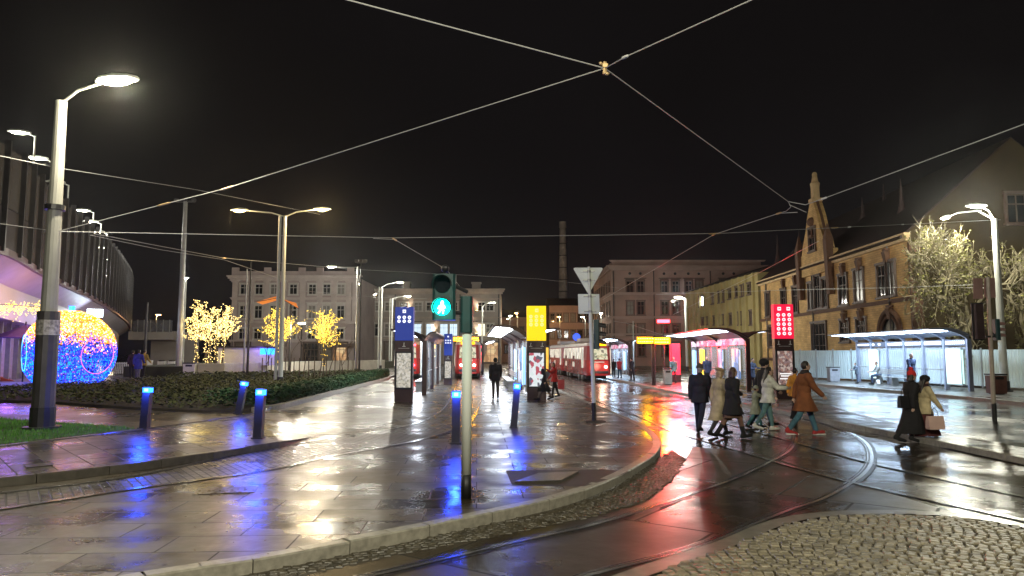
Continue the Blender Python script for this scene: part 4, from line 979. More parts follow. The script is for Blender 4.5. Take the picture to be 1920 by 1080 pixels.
c2 = AT(875, 590, pb.y); housing(S, (c2.x - pb.x, 0.02, c2.z - pb.z), .155, .22, .47, "rear_signal_housing")
c2 = AT(833, 557, pb.y - .15); hh = (AT(833, 514, pb.y - .15) - AT(833, 600, pb.y - .15)).z; w_ = .295
hz_ = housing(S, (c2.x - pb.x, -.12, c2.z - pb.z), w_, .20, hh)
mb = MB(); mb.tube([(c2.x - pb.x + .13, -.1, c2.z - pb.z - .2), (0, 0, c2.z - pb.z - .2)], .025, 8); mb.tube([(c2.x - pb.x + .13, -.1, c2.z - pb.z + .15), (0, 0, c2.z - pb.z + .08)], .025, 8); mb.build("bracket", M['darkpole'], S)
lx, lz = c2.x - pb.x - .02, c2.z - pb.z
for dz, m_, nm in ((.155, 'glassdark', "red_lens"), (-.135, 'green', "green_lens")):
    mb = MB(); mb.tube([(lx, -.225, lz + dz), (lx, -.235, lz + dz)], .105, 28); ln = mb.build(nm, M[m_], hz_)
    mb = MB()
    pts = [(lx + .122 * math.cos(a), lz + dz + .122 * math.sin(a)) for a in [math.pi * q / 12 - .15 for q in range(0, 16)] if math.sin(a) > -.6]
    for q in range(len(pts) - 1):
        (x0, z0), (x1, z1) = pts[q], pts[q + 1]; mb.quad((x0, -.22, z0), (x1, -.22, z1), (x1, -.36, z1 - .01), (x0, -.36, z0 - .01)); mb.quad((x0 * 1, -.22, z0 + .004), (x0, -.36, z0 - .006), (x1, -.36, z1 - .006), (x1, -.22, z1 + .004))
    mb.build("visor", M['signgreen'], hz_)
    if m_ == 'green':
        mb = MB(); q = lambda x, z, r: (lx + x, -.242, lz + dz + z)
        mb.ell(q(.004, .062, 0), (.016, .004, .018)); 
        for a, b, ra, rb in (((.002, .045), (-.004, -.008), .017, .015), ((.004, .036), (-.034, .008), .008, .007), ((-.034, .008), (-.046, -.018), .007, .006), ((.004, .034), (.03, .012), .008, .007), ((.03, .012), (.036, -.01), .007, .006), ((-.004, -.01), (.018, -.04), .011, .009), ((.018, -.04), (.014, -.078), .009, .008), ((-.006, -.01), (-.018, -.04), .011, .009), ((-.018, -.04), (-.042, -.072), .009, .008)):
            mb.capsule(q(a[0], a[1], 0), q(b[0], b[1], 0), ra, rb, 8)
        mb.build("walking_figure", M['greenman'], ln)
        light(S, (lx, -.5, lz + dz), 3, (.05, 1, .8), .1)
mb = MB(); p = AT(836, 507, pb.y) - pb; mb.ell((p.x, -.1, p.z + .01), (.055, .07, .055)); mb.tube([(p.x, -.1, p.z - .07), (p.x, -.1, p.z)], .02, 8); mb.build("detector_camera", M['black'], S)
# give way sign seen from behind, with a traffic light
pb = G(1114, 790, .122); Y = pb.y
S = thing("sign_pole", "slim pole with bare backs of triangular and square signs above a traffic light", "sign", pb)
top = AT(1104, 500, Y) - pb
sx = lambda z: top.x * z / top.z
MB().tube([(0, 0, .5), (sx(2.3) , 0, 2.3), (top.x, 0, top.z)], [.055, .055, .033], 14).build("pole", M['polegrey'], S); MB().tube([(0, 0, -.02), (sx(.5), 0, .5)], .06, 14).build("pole_foot", M['rubber'], S)
def P2(px, py, dy=0): return AT(px, py, Y + dy) - pb
tri = [P2(1075, 502), P2(1131, 502), P2(1104, 551)]
mb = MB(); rr = []
for i in range(3):
    a, b, c = tri[i - 1], tri[i], tri[(i + 1) % 3]
    rr += [b.lerp(a, .06), b.lerp(b.lerp((a + c) / 2, .03), 1), b.lerp(c, .06)]
def slab(poly, y0, y1):
    mb = MB(); mb.rings([[(p.x, y0, p.z) for p in poly], [(p.x, y1, p.z) for p in poly]]); return mb
slab(rr, .045, .058).build("triangle_sign", M['signback'], S, fix=True)
mb = MB(); [mb.tube([(rr[i].x, .05, rr[i].z), (rr[(i + 1) % 9].x, .05, rr[(i + 1) % 9].z)], .010, 6) for i in range(9)]; mb.build("sign_rim", M['signback'], S)
sq = [P2(1084, 551), P2(1124, 551), P2(1125, 588), P2(1085, 588)]; slab(sq, .05, .062).build("square_sign", M['signback'], S, fix=True)
mb = MB()
for z in (tri[0].z - .1, tri[0].z - .35, sq[0].z - .07, sq[2].z + .06): mb.box((sx(z), .03, z), (.34, .03, .03)); mb.tube([(sx(z), 0, z - .03), (sx(z), 0, z + .03)], .05, 12)
mb.build("bracket", M['steel'], S)
c = P2(1116, 627); hh = (P2(0, 603) - P2(0, 650)).z; hd = housing(S, (c.x + .03, -.02, c.z), .15, .20, hh + .12, m='signgreen')
for py in (611, 627, 642):
    p = P2(1119, py); mb = MB()
    n = 10
    for q in range(n):
        a0, a1 = math.pi * (q / n) * 1.2 - .3, math.pi * ((q + 1) / n) * 1.2 - .3; r_ = .09
        mb.quad((c.x + .10, r_ * math.cos(a0), p.z + r_ * math.sin(a0)), (c.x + .10, r_ * math.cos(a1), p.z + r_ * math.sin(a1)), (c.x + .29, r_ * math.cos(a1) * .95, p.z - .03 + r_ * math.sin(a1)), (c.x + .29, r_ * math.cos(a0) * .95, p.z - .03 + r_ * math.sin(a0)))
    mb.build("visor", M['black'], hd)
mb = MB(); mb.prism([(-.25, -.18), (.3, -.2), (.25, .2), (-.22, .2)], -.0, .02); mb.build("footing", mortarm, S)
# right signal pole with brown sign backs
pb = G(1865, 790, 0.0); Y = pb.y
S = thing("traffic_signal", "leaning signal pole at the right kerb with brown sign backs and dark traffic light boxes", "traffic light", pb)
t0 = P2(1852, 520); sx = lambda z: t0.x * z / t0.z
MB().tube([(0, 0, .5), (t0.x, 0, t0.z)], [.062, .05], 14).build("pole", mat("weathered pole", (.40, .34, .28), .45, 0, .2, 3), S); MB().tube([(0, 0, -.02), (sx(.52), 0, .52)], .066, 14).build("pole_foot", M['rubber'], S)
slab([P2(1827, 521), P2(1845, 521), P2(1846, 560), P2(1828, 560)], .06, .07).build("square_sign", M['signrust'], S, fix=True)
slab([P2(1848, 521), P2(1868, 521), P2(1870, 558), P2(1848, 557)], .06, .07).build("square_sign", M['signrust'], S, fix=True)
a = P2(1832, 603); housing(S, (a.x, -.05, a.z), .27, .2, 1.02, m='brownframe')
mb = MB(); mb.box((a.x, -.04, a.z), (.36, .02, 1.1)); mb.build("backing_board", M['black'], S)
a = P2(1867, 618); h2 = housing(S, (a.x + .02, 0, a.z), .14, .2, .62, m='signgreen')
for dz in (.17, 0, -.17):
    mb = MB(); n = 8
    for q in range(n):
        a0, a1 = math.pi * (q / n) * 1.2 - .3, math.pi * ((q + 1) / n) * 1.2 - .3; r_ = .075
        mb.quad((a.x + .09, r_ * math.cos(a0), a.z + dz + r_ * math.sin(a0)), (a.x + .09, r_ * math.cos(a1), a.z + dz + r_ * math.sin(a1)), (a.x + .24, r_ * math.cos(a1), a.z + dz - .02 + r_ * math.sin(a1)), (a.x + .24, r_ * math.cos(a0), a.z + dz - .02 + r_ * math.sin(a0)))
    mb.build("visor", M['signrust'], h2)
mb = MB(); mb.tube([(sx(2.6), 0, 2.6), (a.x, 0, a.z - .2)], .025, 8); mb.box((sx(2.45), 0, 2.45), (.32, .1, .06)); mb.build("bracket", M['darkpole'], S)
# ================================================================== BOLLARDS
def bollard(px, yb, yt, label, z0, lean):
    b = G(px, yb, z0); h = (AT(px, yt, b.y).z - z0) / .97
    t = thing("bollard", label, "bollard", b, rnd.uniform(-.3, .3), "leaning bollards with blue lights"); t.rotation_euler = (R(-1), R(lean), 0)
    w = .085
    mb = MB(); mb.box((0, 0, h * .44), (w * 2, w * 2, h * .88), taper=.96); mb.build("post", M['darkpole'], t)
    MB().box((0, 0, .012), (w * 2.6, w * 2.6, .024)).build("base_plate", M['darkpole'], t)
    hd = MB().box((0, 0, h * .94), (w * 1.9, w * 1.9, h * .11)).build("lamp_head", M['bluelamp'], t)
    MB().box((0, -w * .955, h * .945), (w * 1.05, .006, h * .07)).build("lamp_core", M['bluecore'], hd)
    MB().box((0, 0, h * 1.005), (w * 2.05, w * 2.05, .02)).build("cap", M['darkpole'], t)
    light(t, (0, -.25, h * .95), 45, (.015, .06, 1), .09)
    return t
bollard(271, 804, 729, "blue topped bollard at the tip of the grass, nearest the tall lamp post", .24, 2)
bollard(447, 777, 717, "blue topped bollard leaning in front of the dark box in the hedge", .24, 9)
bollard(484, 822, 733, "blue topped bollard on the wet pavement left of the blue totem", .24, 1.5)
bollard(855, 831, 737, "blue topped bollard right behind the pole of the green signal", .122, 0)
bollard(963, 802, 722, "blue topped bollard leaning right, in front of the yellow totem", .122, 5)
if 0:
  bx = G(437, 771, .2); t = thing("utility_box", "squat dark utility box half hidden in the end of the hedge", "box", bx)
if 0:
  mb = MB(); mb.box((0, .3, .32), (.85, .5, .6)); mb.build("cabinet", M['black'], t); MB().box((0, .3, .645), (.95, .6, .05)).build("lid", M['darkpole'], t)
# ================================================================== TOTEMS
poster1 = pattern_emis("city map poster", [(.75, .68, .55), (.55, .52, .45), (.85, .8, .7), (.4, .38, .3)], .55, 16, 16, 1)
poster2 = pattern_emis("event poster", [(.85, .9, .92), (.5, .08, .12), (.75, .85, .85), (.12, .12, .16), (.8, .8, .85)], .7, 9, 7, 6)
poster3 = pattern_emis("film poster", [(.25, .14, .12), (.4, .22, .18), (.6, .48, .42), (.14, .08, .08), (.3, .2, .2)], .55, 11, 11, 11)
def totem(px, yb, yt, wpx, name_col, label, colm, ncol, nrow, squares, poster, z0=.122, spot=None, face=.12, dots=None, lower=.45, icons=1):
    b = G(px, yb, z0); Y = b.y; w = wpx / F * Y; h = AT(px, yt, Y).z - z0; k = h / 3.75
    t = thing("tram_stop_totem", label, "information totem", b); d = .32
    zs = h - AT(px, yt, Y).z
    z_sign0 = h * (1 - face)
    up = MB().box((0, 0, (h + h * (1 - face)) / 2), (w, d, h * face)).build("sign_board", colm, t)
    bz = h * (1 - face)
    mb = MB(); e = .07
    mb.box((0, .02, bz / 2), (w * .985, d * .9, bz)); mb.build("column", M['brownframe'], t)
    fr_ = MB(); zt, zb_ = bz * .80, bz * .235
    fr_.box((-w * .44, -d * .47, (zt + zb_) / 2), (.06, .06, zt - zb_ + .1)); fr_.box((w * .44, -d * .47, (zt + zb_) / 2), (.06, .06, zt - zb_ + .1)); fr_.box((0, -d * .47, zt + .02), (w * .9, .06, .06)); fr_.box((0, -d * .47, zb_ - .02), (w * .9, .06, .06)); fr_.build("poster_frame", M['black'], t)
    pq = MB(); pq.quad((-w * .38, -d * .452, zb_), (w * .38, -d * .452, zb_), (w * .38, -d * .452, zt), (-w * .38, -d * .452, zt)); pst = pq.build("poster", poster, t)
    # white dots standing for the line numbers
    mb = MB(); mb2 = MB(); fy = -d / 2 - .004; f0 = bz; fh = h * face
    def disk(x, z, r, y=fy, m=mb): m.v += []; n = len(m.v); m.v += [(x + r * math.cos(a), y, z + r * math.sin(a)) for a in [2 * math.pi * q / 20 for q in range(20)]]; m.f.append(tuple(range(n, n + 20))); m.m.append(0)
    for sxx in squares: mb.box((sxx * w, fy, h - fh * .13), (w * .18, .006, w * .18)); mb2.box((sxx * w, fy - .006, h - fh * .13), (w * .11, .004, w * .045))
    r = w * .092
    for i in range(ncol):
        for j in range(nrow):
            x = (i - (ncol - 1) / 2) * w * .285; z = h - fh * (.31 + j * (.135 if nrow > 3 else .115)); dm = MB(); disk(x, z, r, fy, dm); dm.build("line_disc", dots or M['white'], up)
            mb2.box((x, fy - .004, z), (r * .75, .003, r * .5))
    mb.build("logo_square", dots or M['white'], up); mb2.build("line_numbers", colm, up)
    mb = MB()
    for sxx in ((-.3, .3) if icons == 2 else (.0,)):
        mb.box((sxx * w, -d * .455, bz * .925), (.03, .006, .10)); mb.box((sxx * w, -d * .455, bz * .905), (.12, .006, .025)); mb.tube([(sxx * w, -d * .455, bz * .95), (sxx * w, -d * .456, bz * .965)], .03, 3)
    mb.box((0, -d * .455, bz * .875), (w * .6, .006, .012)); mb.build("pictograms", M['white'], t)
    return t
tb = emis("blue sign face", (.006, .02, .16), 1.0); ty = emis("yellow sign face", (.75, .52, .0), .95); tr = emis("red sign face", (.62, .006, .04), 1.0)
wdot = emis("lit white discs", (.8, .85, 1), .9); rdot = emis("lit pinkish discs", (1, .75, .8), .95); ydot = mat("pale discs on yellow", (.8, .7, .35), .6, 0, 0, emit=(.85, .70, .25), es=.75)
totem(757, 754, 576, 34, 'blue', "blue topped information totem with six white discs and a lit map below", tb, 3, 2, (0,), poster1, face=.355, dots=wdot)
totem(1006, 751, 574, 36, 'yellow', "yellow topped information totem with faint discs, beside the woman in black", ty, 3, 3, (.02,), poster2, face=.37, dots=ydot, icons=2)
totem(1472, 748, 571, 36, 'red', "red topped information totem with fifteen pale discs and a dark film poster", tr, 3, 5, (-.22, .25), poster3, z0=.12, face=.365, dots=rdot, icons=2)
# title bars on the film poster
pt = [o for o in COL.objects if o.name.startswith("poster") and o.data.materials[0] is poster3][0]
mb = MB(); 
for z, w in ((1.02, .44), (.93, .38), (.82, .46)): 
    x = -w / 2
    while x < w / 2: q = rnd.uniform(.03, .07); mb.box((x + q / 2, -.15, z), (q * .8, .006, .05)); x += q
mb.build("poster_title", emis("white lettering", (.9, .9, .9), .8), pt)
# far small totem and hanging displays
totem(840, 722, 626, 15, 'blue', "small far blue totem in front of the middle tram", tb, 3, 2, (0,), poster1, face=.42, dots=wdot)
def display(px, Y, zc, w, h, label, rows=2, post=None, rz=0, d=.25):
    c = AT(px, HZ, Y); z = AT(px, zc, Y).z; t = thing("departure_display", label, "display", (c.x, Y, .122), rz); light(t, (0, -.5, z - .122), 70, (1, .45, .01), .2)
    MB().box((0, 0, z - .122), (w, d, h)).build("case", M['black'], t)
    MB().box((0, -d / 2 - .004, z - .122), (w * .94, .006, h * .86)).build("screen", M['amber'], t)
    mb = MB()
    for r_ in range(rows):
        x = -w * .42
        while x < w * .40: q = rnd.uniform(.05, .14); mb.box((x + q / 2, -d / 2 - .011, z - .122 + h * (.22 - .42 * r_)), (q * .8, .004, h * .10)); x += q + .03
    mb.build("text_rows", emis("bright text", (1, .9, .5), 1.6) if 'brt' not in M else M['brt'], t)
    mb = MB(); px_ = 0 if post is None else post
    mb.tube([(px_, d / 2 + .06, 0), (px_, d / 2 + .06, z - .122 + h / 2)], .06, 10); mb.build("post", M['brownframe'], t)
    return t
M['brt'] = emis("bright display text", (1, .85, .35), 2.2)
display(818, 47, 643, .42, .85, "tall narrow yellow departure display left of the middle tram", 4)
display(862, 52, 636, 1.0, .34, "small yellow departure display left of the signal pole above the middle tram", 2, post=-.3)
display(889, 52, 636, .7, .34, "small yellow departure display right of the signal pole above the middle tram", 2, post=.4)
display(1209, 41, 638, .98, .42, "left one of the two yellow departure displays before the mid shelter", 2, post=.58)
display(1241, 41, 639, .98, .42, "right one of the two yellow departure displays before the mid shelter", 2, post=-.52)
# ================================================================== SHELTERS
DIR = lambda vp: math.atan2(-(vp - 960), F)       # rotation whose +y runs to that vanishing point
def shelter(base, L, rz, wl, wr, label, H=3.0, frame='brownframe', glow='tube', panels=(), fascia=None, gpitch=1.75, bench=True, glassx=0, header=None, endcurve=False, name="tram_shelter"):
    t = thing(name, label, "tram shelter", base, rz)
    def prof():
        P = []
        for k in range(13):
            s = k / 12; P.append((-wl + wl * s, H - .02 - (.42 if not endcurve else .30) * s ** 3 + .0 * s))
        if wr > .3:
            for k in range(1, 8): s = k / 7; P.append((wr * s, H - .44 + .32 * (1 - (1 - s) ** 3)))
        return P
    P = prof(); th = .07
    ring = P + [(x, z + th + .05 * math.sin(math.pi * min(1, (x + wl) / (wl + .01)))) for x, z in reversed(P)]
    mb = MB(); mb.rings([[(x, y, z) for x, z in ring] for y in (-.15, L * .5, L + .15)]); mb.build("roof", M[frame], t, fix=True)
    # luminous underside of the wings
    mb = MB()
    for s0, s1 in (((.10, .62),) if True else ()):
        i0, i1 = int(s0 * 12), int(s1 * 12)
        for i in range(i0, i1):
            (x0, z0), (x1, z1) = P[i], P[i + 1]; mb.quad((x0, .1, z0 - .012), (x1, .1, z1 - .012), (x1, L - .1, z1 - .012), (x0, L - .1, z0 - .012))
    mb.build("light_panel", M[glow], t)
    if wr > .8:
        mb = MB()
        for i in range(15, len(P) - 2):
            (x0, z0), (x1, z1) = P[i], P[i + 1]; mb.quad((x0, .1, z0 - .012), (x1, .1, z1 - .012), (x1, L - .1, z1 - .012), (x0, L - .1, z0 - .012))
        mb.build("light_panel", M[glow], t)
    n = max(2, int(L / gpitch)); ys = [L * i / n for i in range(n + 1)]
    for i, y in enumerate(ys):
        if i % 3 and not endcurve: 
            MB().box((0, y, 1.25), (.07, .07, 2.35)).build("post", M['steel'], t); continue
        mb = MB(); mb.box((0, y, (H - .45) / 2), (.20, .14, H - .45)); 
        for j in range(6, 12): (x0, z0), (x1, z1) = P[j], P[j + 1]; d0, d1 = .03 + .20 * ((j - 6) / 6) ** 2, .03 + .20 * ((j - 5) / 6) ** 2; mb.rings([[(x0, y - .06, z0 - d0), (x0, y + .06, z0 - d0), (x0, y + .06, z0 + .03), (x0, y - .06, z0 + .03)], [(x1, y - .06, z1 - d1), (x1, y + .06, z1 - d1), (x1, y + .06, z1 + .03), (x1, y - .06, z1 + .03)]])
        mb.build("frame_post", M[frame], t)
    for i in range(n):
        y0, y1 = ys[i] + .06, ys[i + 1] - .06
        mb = MB(); mb.box((0, (y0 + y1) / 2, 1.28), (.012, y1 - y0, 2.1)); mb.build("glass_panel", M['glass'], t)
        MB().box((0, (y0 + y1) / 2, 1.0), (.04, y1 - y0, .03)).build("rail", M['steel'], t)
    if fascia:
        mb = MB(); mb.box((-.08, L / 2, 2.42), (.05, L * .96, .34)); mb.build("advert_band", fascia, t)
    for y0, y1, m_, z0, z1 in panels:
        pn = MB(); pn.box((-.13, (y0 + y1) / 2, (z0 + z1) / 2), (.10, y1 - y0, z1 - z0)); q = pn.build("display_case", M['steel'], t)
        MB().box((-.185, (y0 + y1) / 2, (z0 + z1) / 2), (.006, (y1 - y0) * .9, (z1 - z0) * .93)).build("poster", m_, q)
        e_ = MB().box(((-.13), y0 - .006, (z0 + z1) / 2), (.08, .006, (z1 - z0) * .9)).build("poster", m_, q)
    if bench:
        b0, b1 = bench if isinstance(bench, tuple) else (L * .25, L * .65)
        mb = MB()
        for q in range(4): mb.box((-.40 - q * .1, (b0 + b1) / 2, .46), (.08, b1 - b0, .035))
        bo = mb.build("bench_seat", M['steel'], t)
        mb = MB(); [mb.box((-.30, (b0 + b1) / 2, .66 + q * .1), (.03, b1 - b0, .07)) for q in range(3)]; mb.build("bench_back", M['steel'], t)
        mb = MB(); [mb.box((-.5, y, .22), (.36, .06, .44)) for y in (b0 + .2, (b0 + b1) / 2, b1 - .2)]; mb.build("bench_legs", M['steel'], t)
    if header:
        for i in range(n):
            y0, y1 = ys[i] + .1, ys[i + 1] - .1
            q = MB().box((-.07, (y0 + y1) / 2, 2.36), (.05, y1 - y0, .32)).build("header_panel", M['hdr'], t)
            mb = MB(); y = y1 - .12; kind = (5, 5, 5, 1, 2, 3, 3)[i % 7]
            while y > y0 + .15:
                wd = {5: .12, 1: rnd.uniform(.05, .2), 2: .3, 3: rnd.uniform(.04, .1)}[kind]; hh_ = {5: .17, 1: .14, 2: .1, 3: .09}[kind]
                mb.box((-.10, y - wd / 2, 2.37), (.006, wd, hh_)); y -= wd + {5: .07, 1: .05, 2: .5, 3: .03}[kind]
            if mb.v: mb.build("header_marks", M['hdrw'], q)
    return t
M['hdr'] = mat("grey blue header panel", (.04, .05, .075), .3, 0, .1, 2); M['hdrw'] = emis("header lettering marks", (.8, .88, 1), .9)
M['bluebox'] = emis("pale blue lit panel", (.30, .55, .85), 1.0); M['yelbox'] = emis("yellow lit panel", (.95, .78, .05), .9); M['whitebox'] = emis("pale green white lit panel", (.62, .95, .88), .8)
M['pink'] = pattern_emis("pink advert band", [(.9, .15, .35), (.85, .45, .65), (.75, .10, .2), (.95, .75, .85)], .6, 2, 2, 4)
M['redbox'] = emis("red lit advert panel", (1, .008, .022), 5)
M['mixad'] = pattern_emis("lit shelter posters", [(.25, .45, .9), (.7, .8, 1), (.8, .75, .6), (.15, .25, .5), (.9, .85, .9)], .8, 3, 1.6, 9)
M['paleframe'] = mat("blue grey shelter frame", (.22, .25, .33), .35, .3, .1, 2)
Yr = 34.6
shelter((XA(1817, Yr), Yr, .125), 12.2, DIR(1018), 1.9, 0, "long blue grey tram shelter with luminous roof strip and lit cases before the hoarding", frame='paleframe', panels=((.35, 1.75, M['whitebox'], .25, 2.1), (9.2, 10.3, M['whitebox'], .25, 2.1)), header=True, bench=(4.3, 8.5), endcurve=True)
Ym = 34.5
shelter((XA(1402, Ym), Ym, .125), 13.5, DIR(1030), 1.9, 1.1, "mid platform shelter with a dark arched frame, pink advert band and coloured panels", fascia=M['pink'], panels=((1.0, 2.4, M['mixad'], .5, 2.1), (4.5, 5.4, M['mixad'], .5, 2.1), (9.2, 10.2, M['yelbox'], .3, 2.15), (11.6, 12.6, M['bluebox'], .2, 2.1)), bench=(5.5, 8.5), glow='tubem')
Yf = 58
shelter((XA(1180, Yf), Yf, .125), 12, DIR(990), 2.0, 1.0, "far shelter with pink advert band, beside the front of the red tram", fascia=M['pink'], panels=((1.2, 2.2, M['bluebox'], .4, 2.0), (5, 6, M['mixad'], .4, 2.0)))
Yc = 31.0
shelter((XA(992, Yc), Yc, .122), 17, DIR(890), 1.6, 1.35, "middle platform shelter right behind the yellow totem", panels=((.9, 1.9, M['bluebox'], .35, 2.2), (3.6, 4.6, M['mixad'], .35, 2.1), (7.5, 8.6, M['bluebox'], .35, 2.1)), glow='tubew')
Yl = 31.3
shelter((XA(796, Yl), Yl, .124), 15, DIR(888), 1.5, .5, "left platform shelter with reflecting glass right of the blue totem", panels=((1.0, 2.0, M['mixad'], .3, 2.1), (6, 7, M['bluebox'], .3, 2.0)), glow='tubew', H=2.85)
shelter((XA(905, 62), 62, .122), 14, DIR(885), 1.5, 1.2, "farther platform shelter with a red advert band behind the man in black", fascia=emis("red band", (.9, .03, .08), 1.1), panels=((1, 2, M['redbox'], .8, 2.0),), glow='tubew')
# red glowing advert column before the mid shelter
c = G(1267, 716, .125); t = thing("advert_column", "tall glowing red advert panel at the far end of the mid shelter", "advert", c, DIR(960))
MB().box((0, 0, 1.25), (.62, .3, 2.5)).build("case", M['brownframe'], t); MB().box((0, -.155, 1.45), (.54, .006, 1.95)).build("screen", M['redbox'], t); MB().box((-.315, 0, 1.45), (.006, .24, 1.95)).build("screen", M['redbox'], t)
light(t, (0, -.6, 2.3), 420, (1, 0, .012), .3, spot=150, rot=(R(-35), 0, 0))
# ---- hoarding
hm = mat("ribbed white hoarding", (.50, .60, .60), .45, .1, .12, .5); 
hp_ = [Vector((XA(1472, 53), 53, .13)), Vector((XA(1560, 49), 49, .13)), Vector((XA(1640, 46), 46, .13)), Vector((XA(1775, 40), 40, .13)), Vector((XA(1925, 34.8), 34.8, .13)), Vector((XA(2150, 31), 31, .13))]
HD = thing("site_hoarding", "ribbed pale metal hoarding standing behind the long blue grey shelter", "fence", hp_[0])
accs = resample(hp_, 17)
for i in range(16):
    a, b = accs[i], accs[i + 1]; u = (b - a); Ln = u.length; u.normalize(); n = Vector((u.y, -u.x, 0)); mb = MB(); k = int(Ln / .09)
    for j in range(k):
        p, q = a + u * (Ln * j / k + .01), a + u * (Ln * (j + 1) / k + .01 - .02 * (j == k - 1)); mdl = .02 if j % 2 else -.02
        mb.quad((p.x + n.x * mdl, p.y + n.y * mdl, .25), (q.x - n.x * mdl, q.y - n.y * mdl, .25), (q.x - n.x * mdl, q.y - n.y * mdl, 2.15), (p.x + n.x * mdl, p.y + n.y * mdl, 2.15))
    wb(mb, "sheet", hm, HD)
    mb = MB(); mb.box((a.x, a.y, 1.2), (.07, .07, 2.1)); wb(mb, "post", M['steel'], HD)
# ---- litter bins
def bin_(px, yb, w, h, label, m, z0=.125):
    b = G(px, yb, z0); t = thing("litter_bin", label, "bin", b); mb = MB()
    mb.box((0, 0, h * .45), (w, w * .8, h * .84), taper=1.05); mb.build("body", m, t); MB().box((0, 0, h * .93), (w * 1.12, w * .9, h * .07)).build("lid", M['darkpole'], t)
    MB().box((0, -w * .42, h * .76), (w * .6, .02, h * .12)).build("opening", M['black'], t); MB().box((0, 0, .02), (w * .7, w * .6, .05)).build("foot", M['darkpole'], t)
bin_(1869, 739, .62, .95, "reddish brown litter bin at the foot of the lamp post by the tree", mat("brown bin paint", (.16, .07, .05), .5, 0, .2, 4))
bin_(1563, 716, .6, 1.0, "grey litter bin left of the long shelter by the hoarding", mat("grey bin paint", (.25, .25, .27), .5, 0, .2, 4))
bin_(1252, 721, .45, 1.0, "small grey litter bin left of the glowing red panel", mat("grey bin paint", (.25, .27, .27), .5, 0, .2, 4))
bin_(357, 707, .85, 1.15, "pale violet litter bin at the end of the white lounger bench", M['white'], .14)
# ---- lounger bench & stone blocks
b = G(330, 705, .14); t = thing("lounger_bench", "white concrete lounger bench with a raised back in front of the bed", "bench", b)
mb = MB(); mb.rings([[(-1.0, y, .42), (-.9, y, .30), (1.0, y, .30), (1.0, y, .78), (.3, y, .74), (-.2, y, .46)] for y in (-.45, .45)]); mb.build("seat", M['white'], t, fix=True); mb = MB(); mb.box((.1, 0, .15), (1.5, .6, .3)); mb.build("plinth", M['darkpole'], t)
for i, (px, lb) in enumerate(((279, "white round concrete planter stand nearest the people at left"), (303, "white concrete block left of the tall floodlight mast"), (322, "white concrete block right beside the tall floodlight mast"))):
    b = G(px, 696, .14); t = thing("concrete_planter", lb, "planter", b); mb = MB(); mb.tube([(0, 0, 0), (0, 0, .2), (0, 0, .55), (0, 0, 1.1)], [.42, .34, .3, .36], 14) if i == 0 else mb.box((0, 0, .5), (.7, .5, 1.0)); mb.build("planter_body", M['white'], t); MB().tube([(0, 0, 1.0), (0, 0, 1.12)], .3, 10).build("soil", mortarm, t)
b = G(228, 702, .14); t = thing("crowd_barrier", "pale slatted barrier behind the light bauble", "barrier", b)
mb = MB(); [mb.box((x * .16 - .9, 0, .55), (.07, .03, 1.0)) for x in range(12)]; mb.build("slats", M['white'], t); MB().box((0, .03, .95), (2.0, .05, .06)).build("rail", M['white'], t)
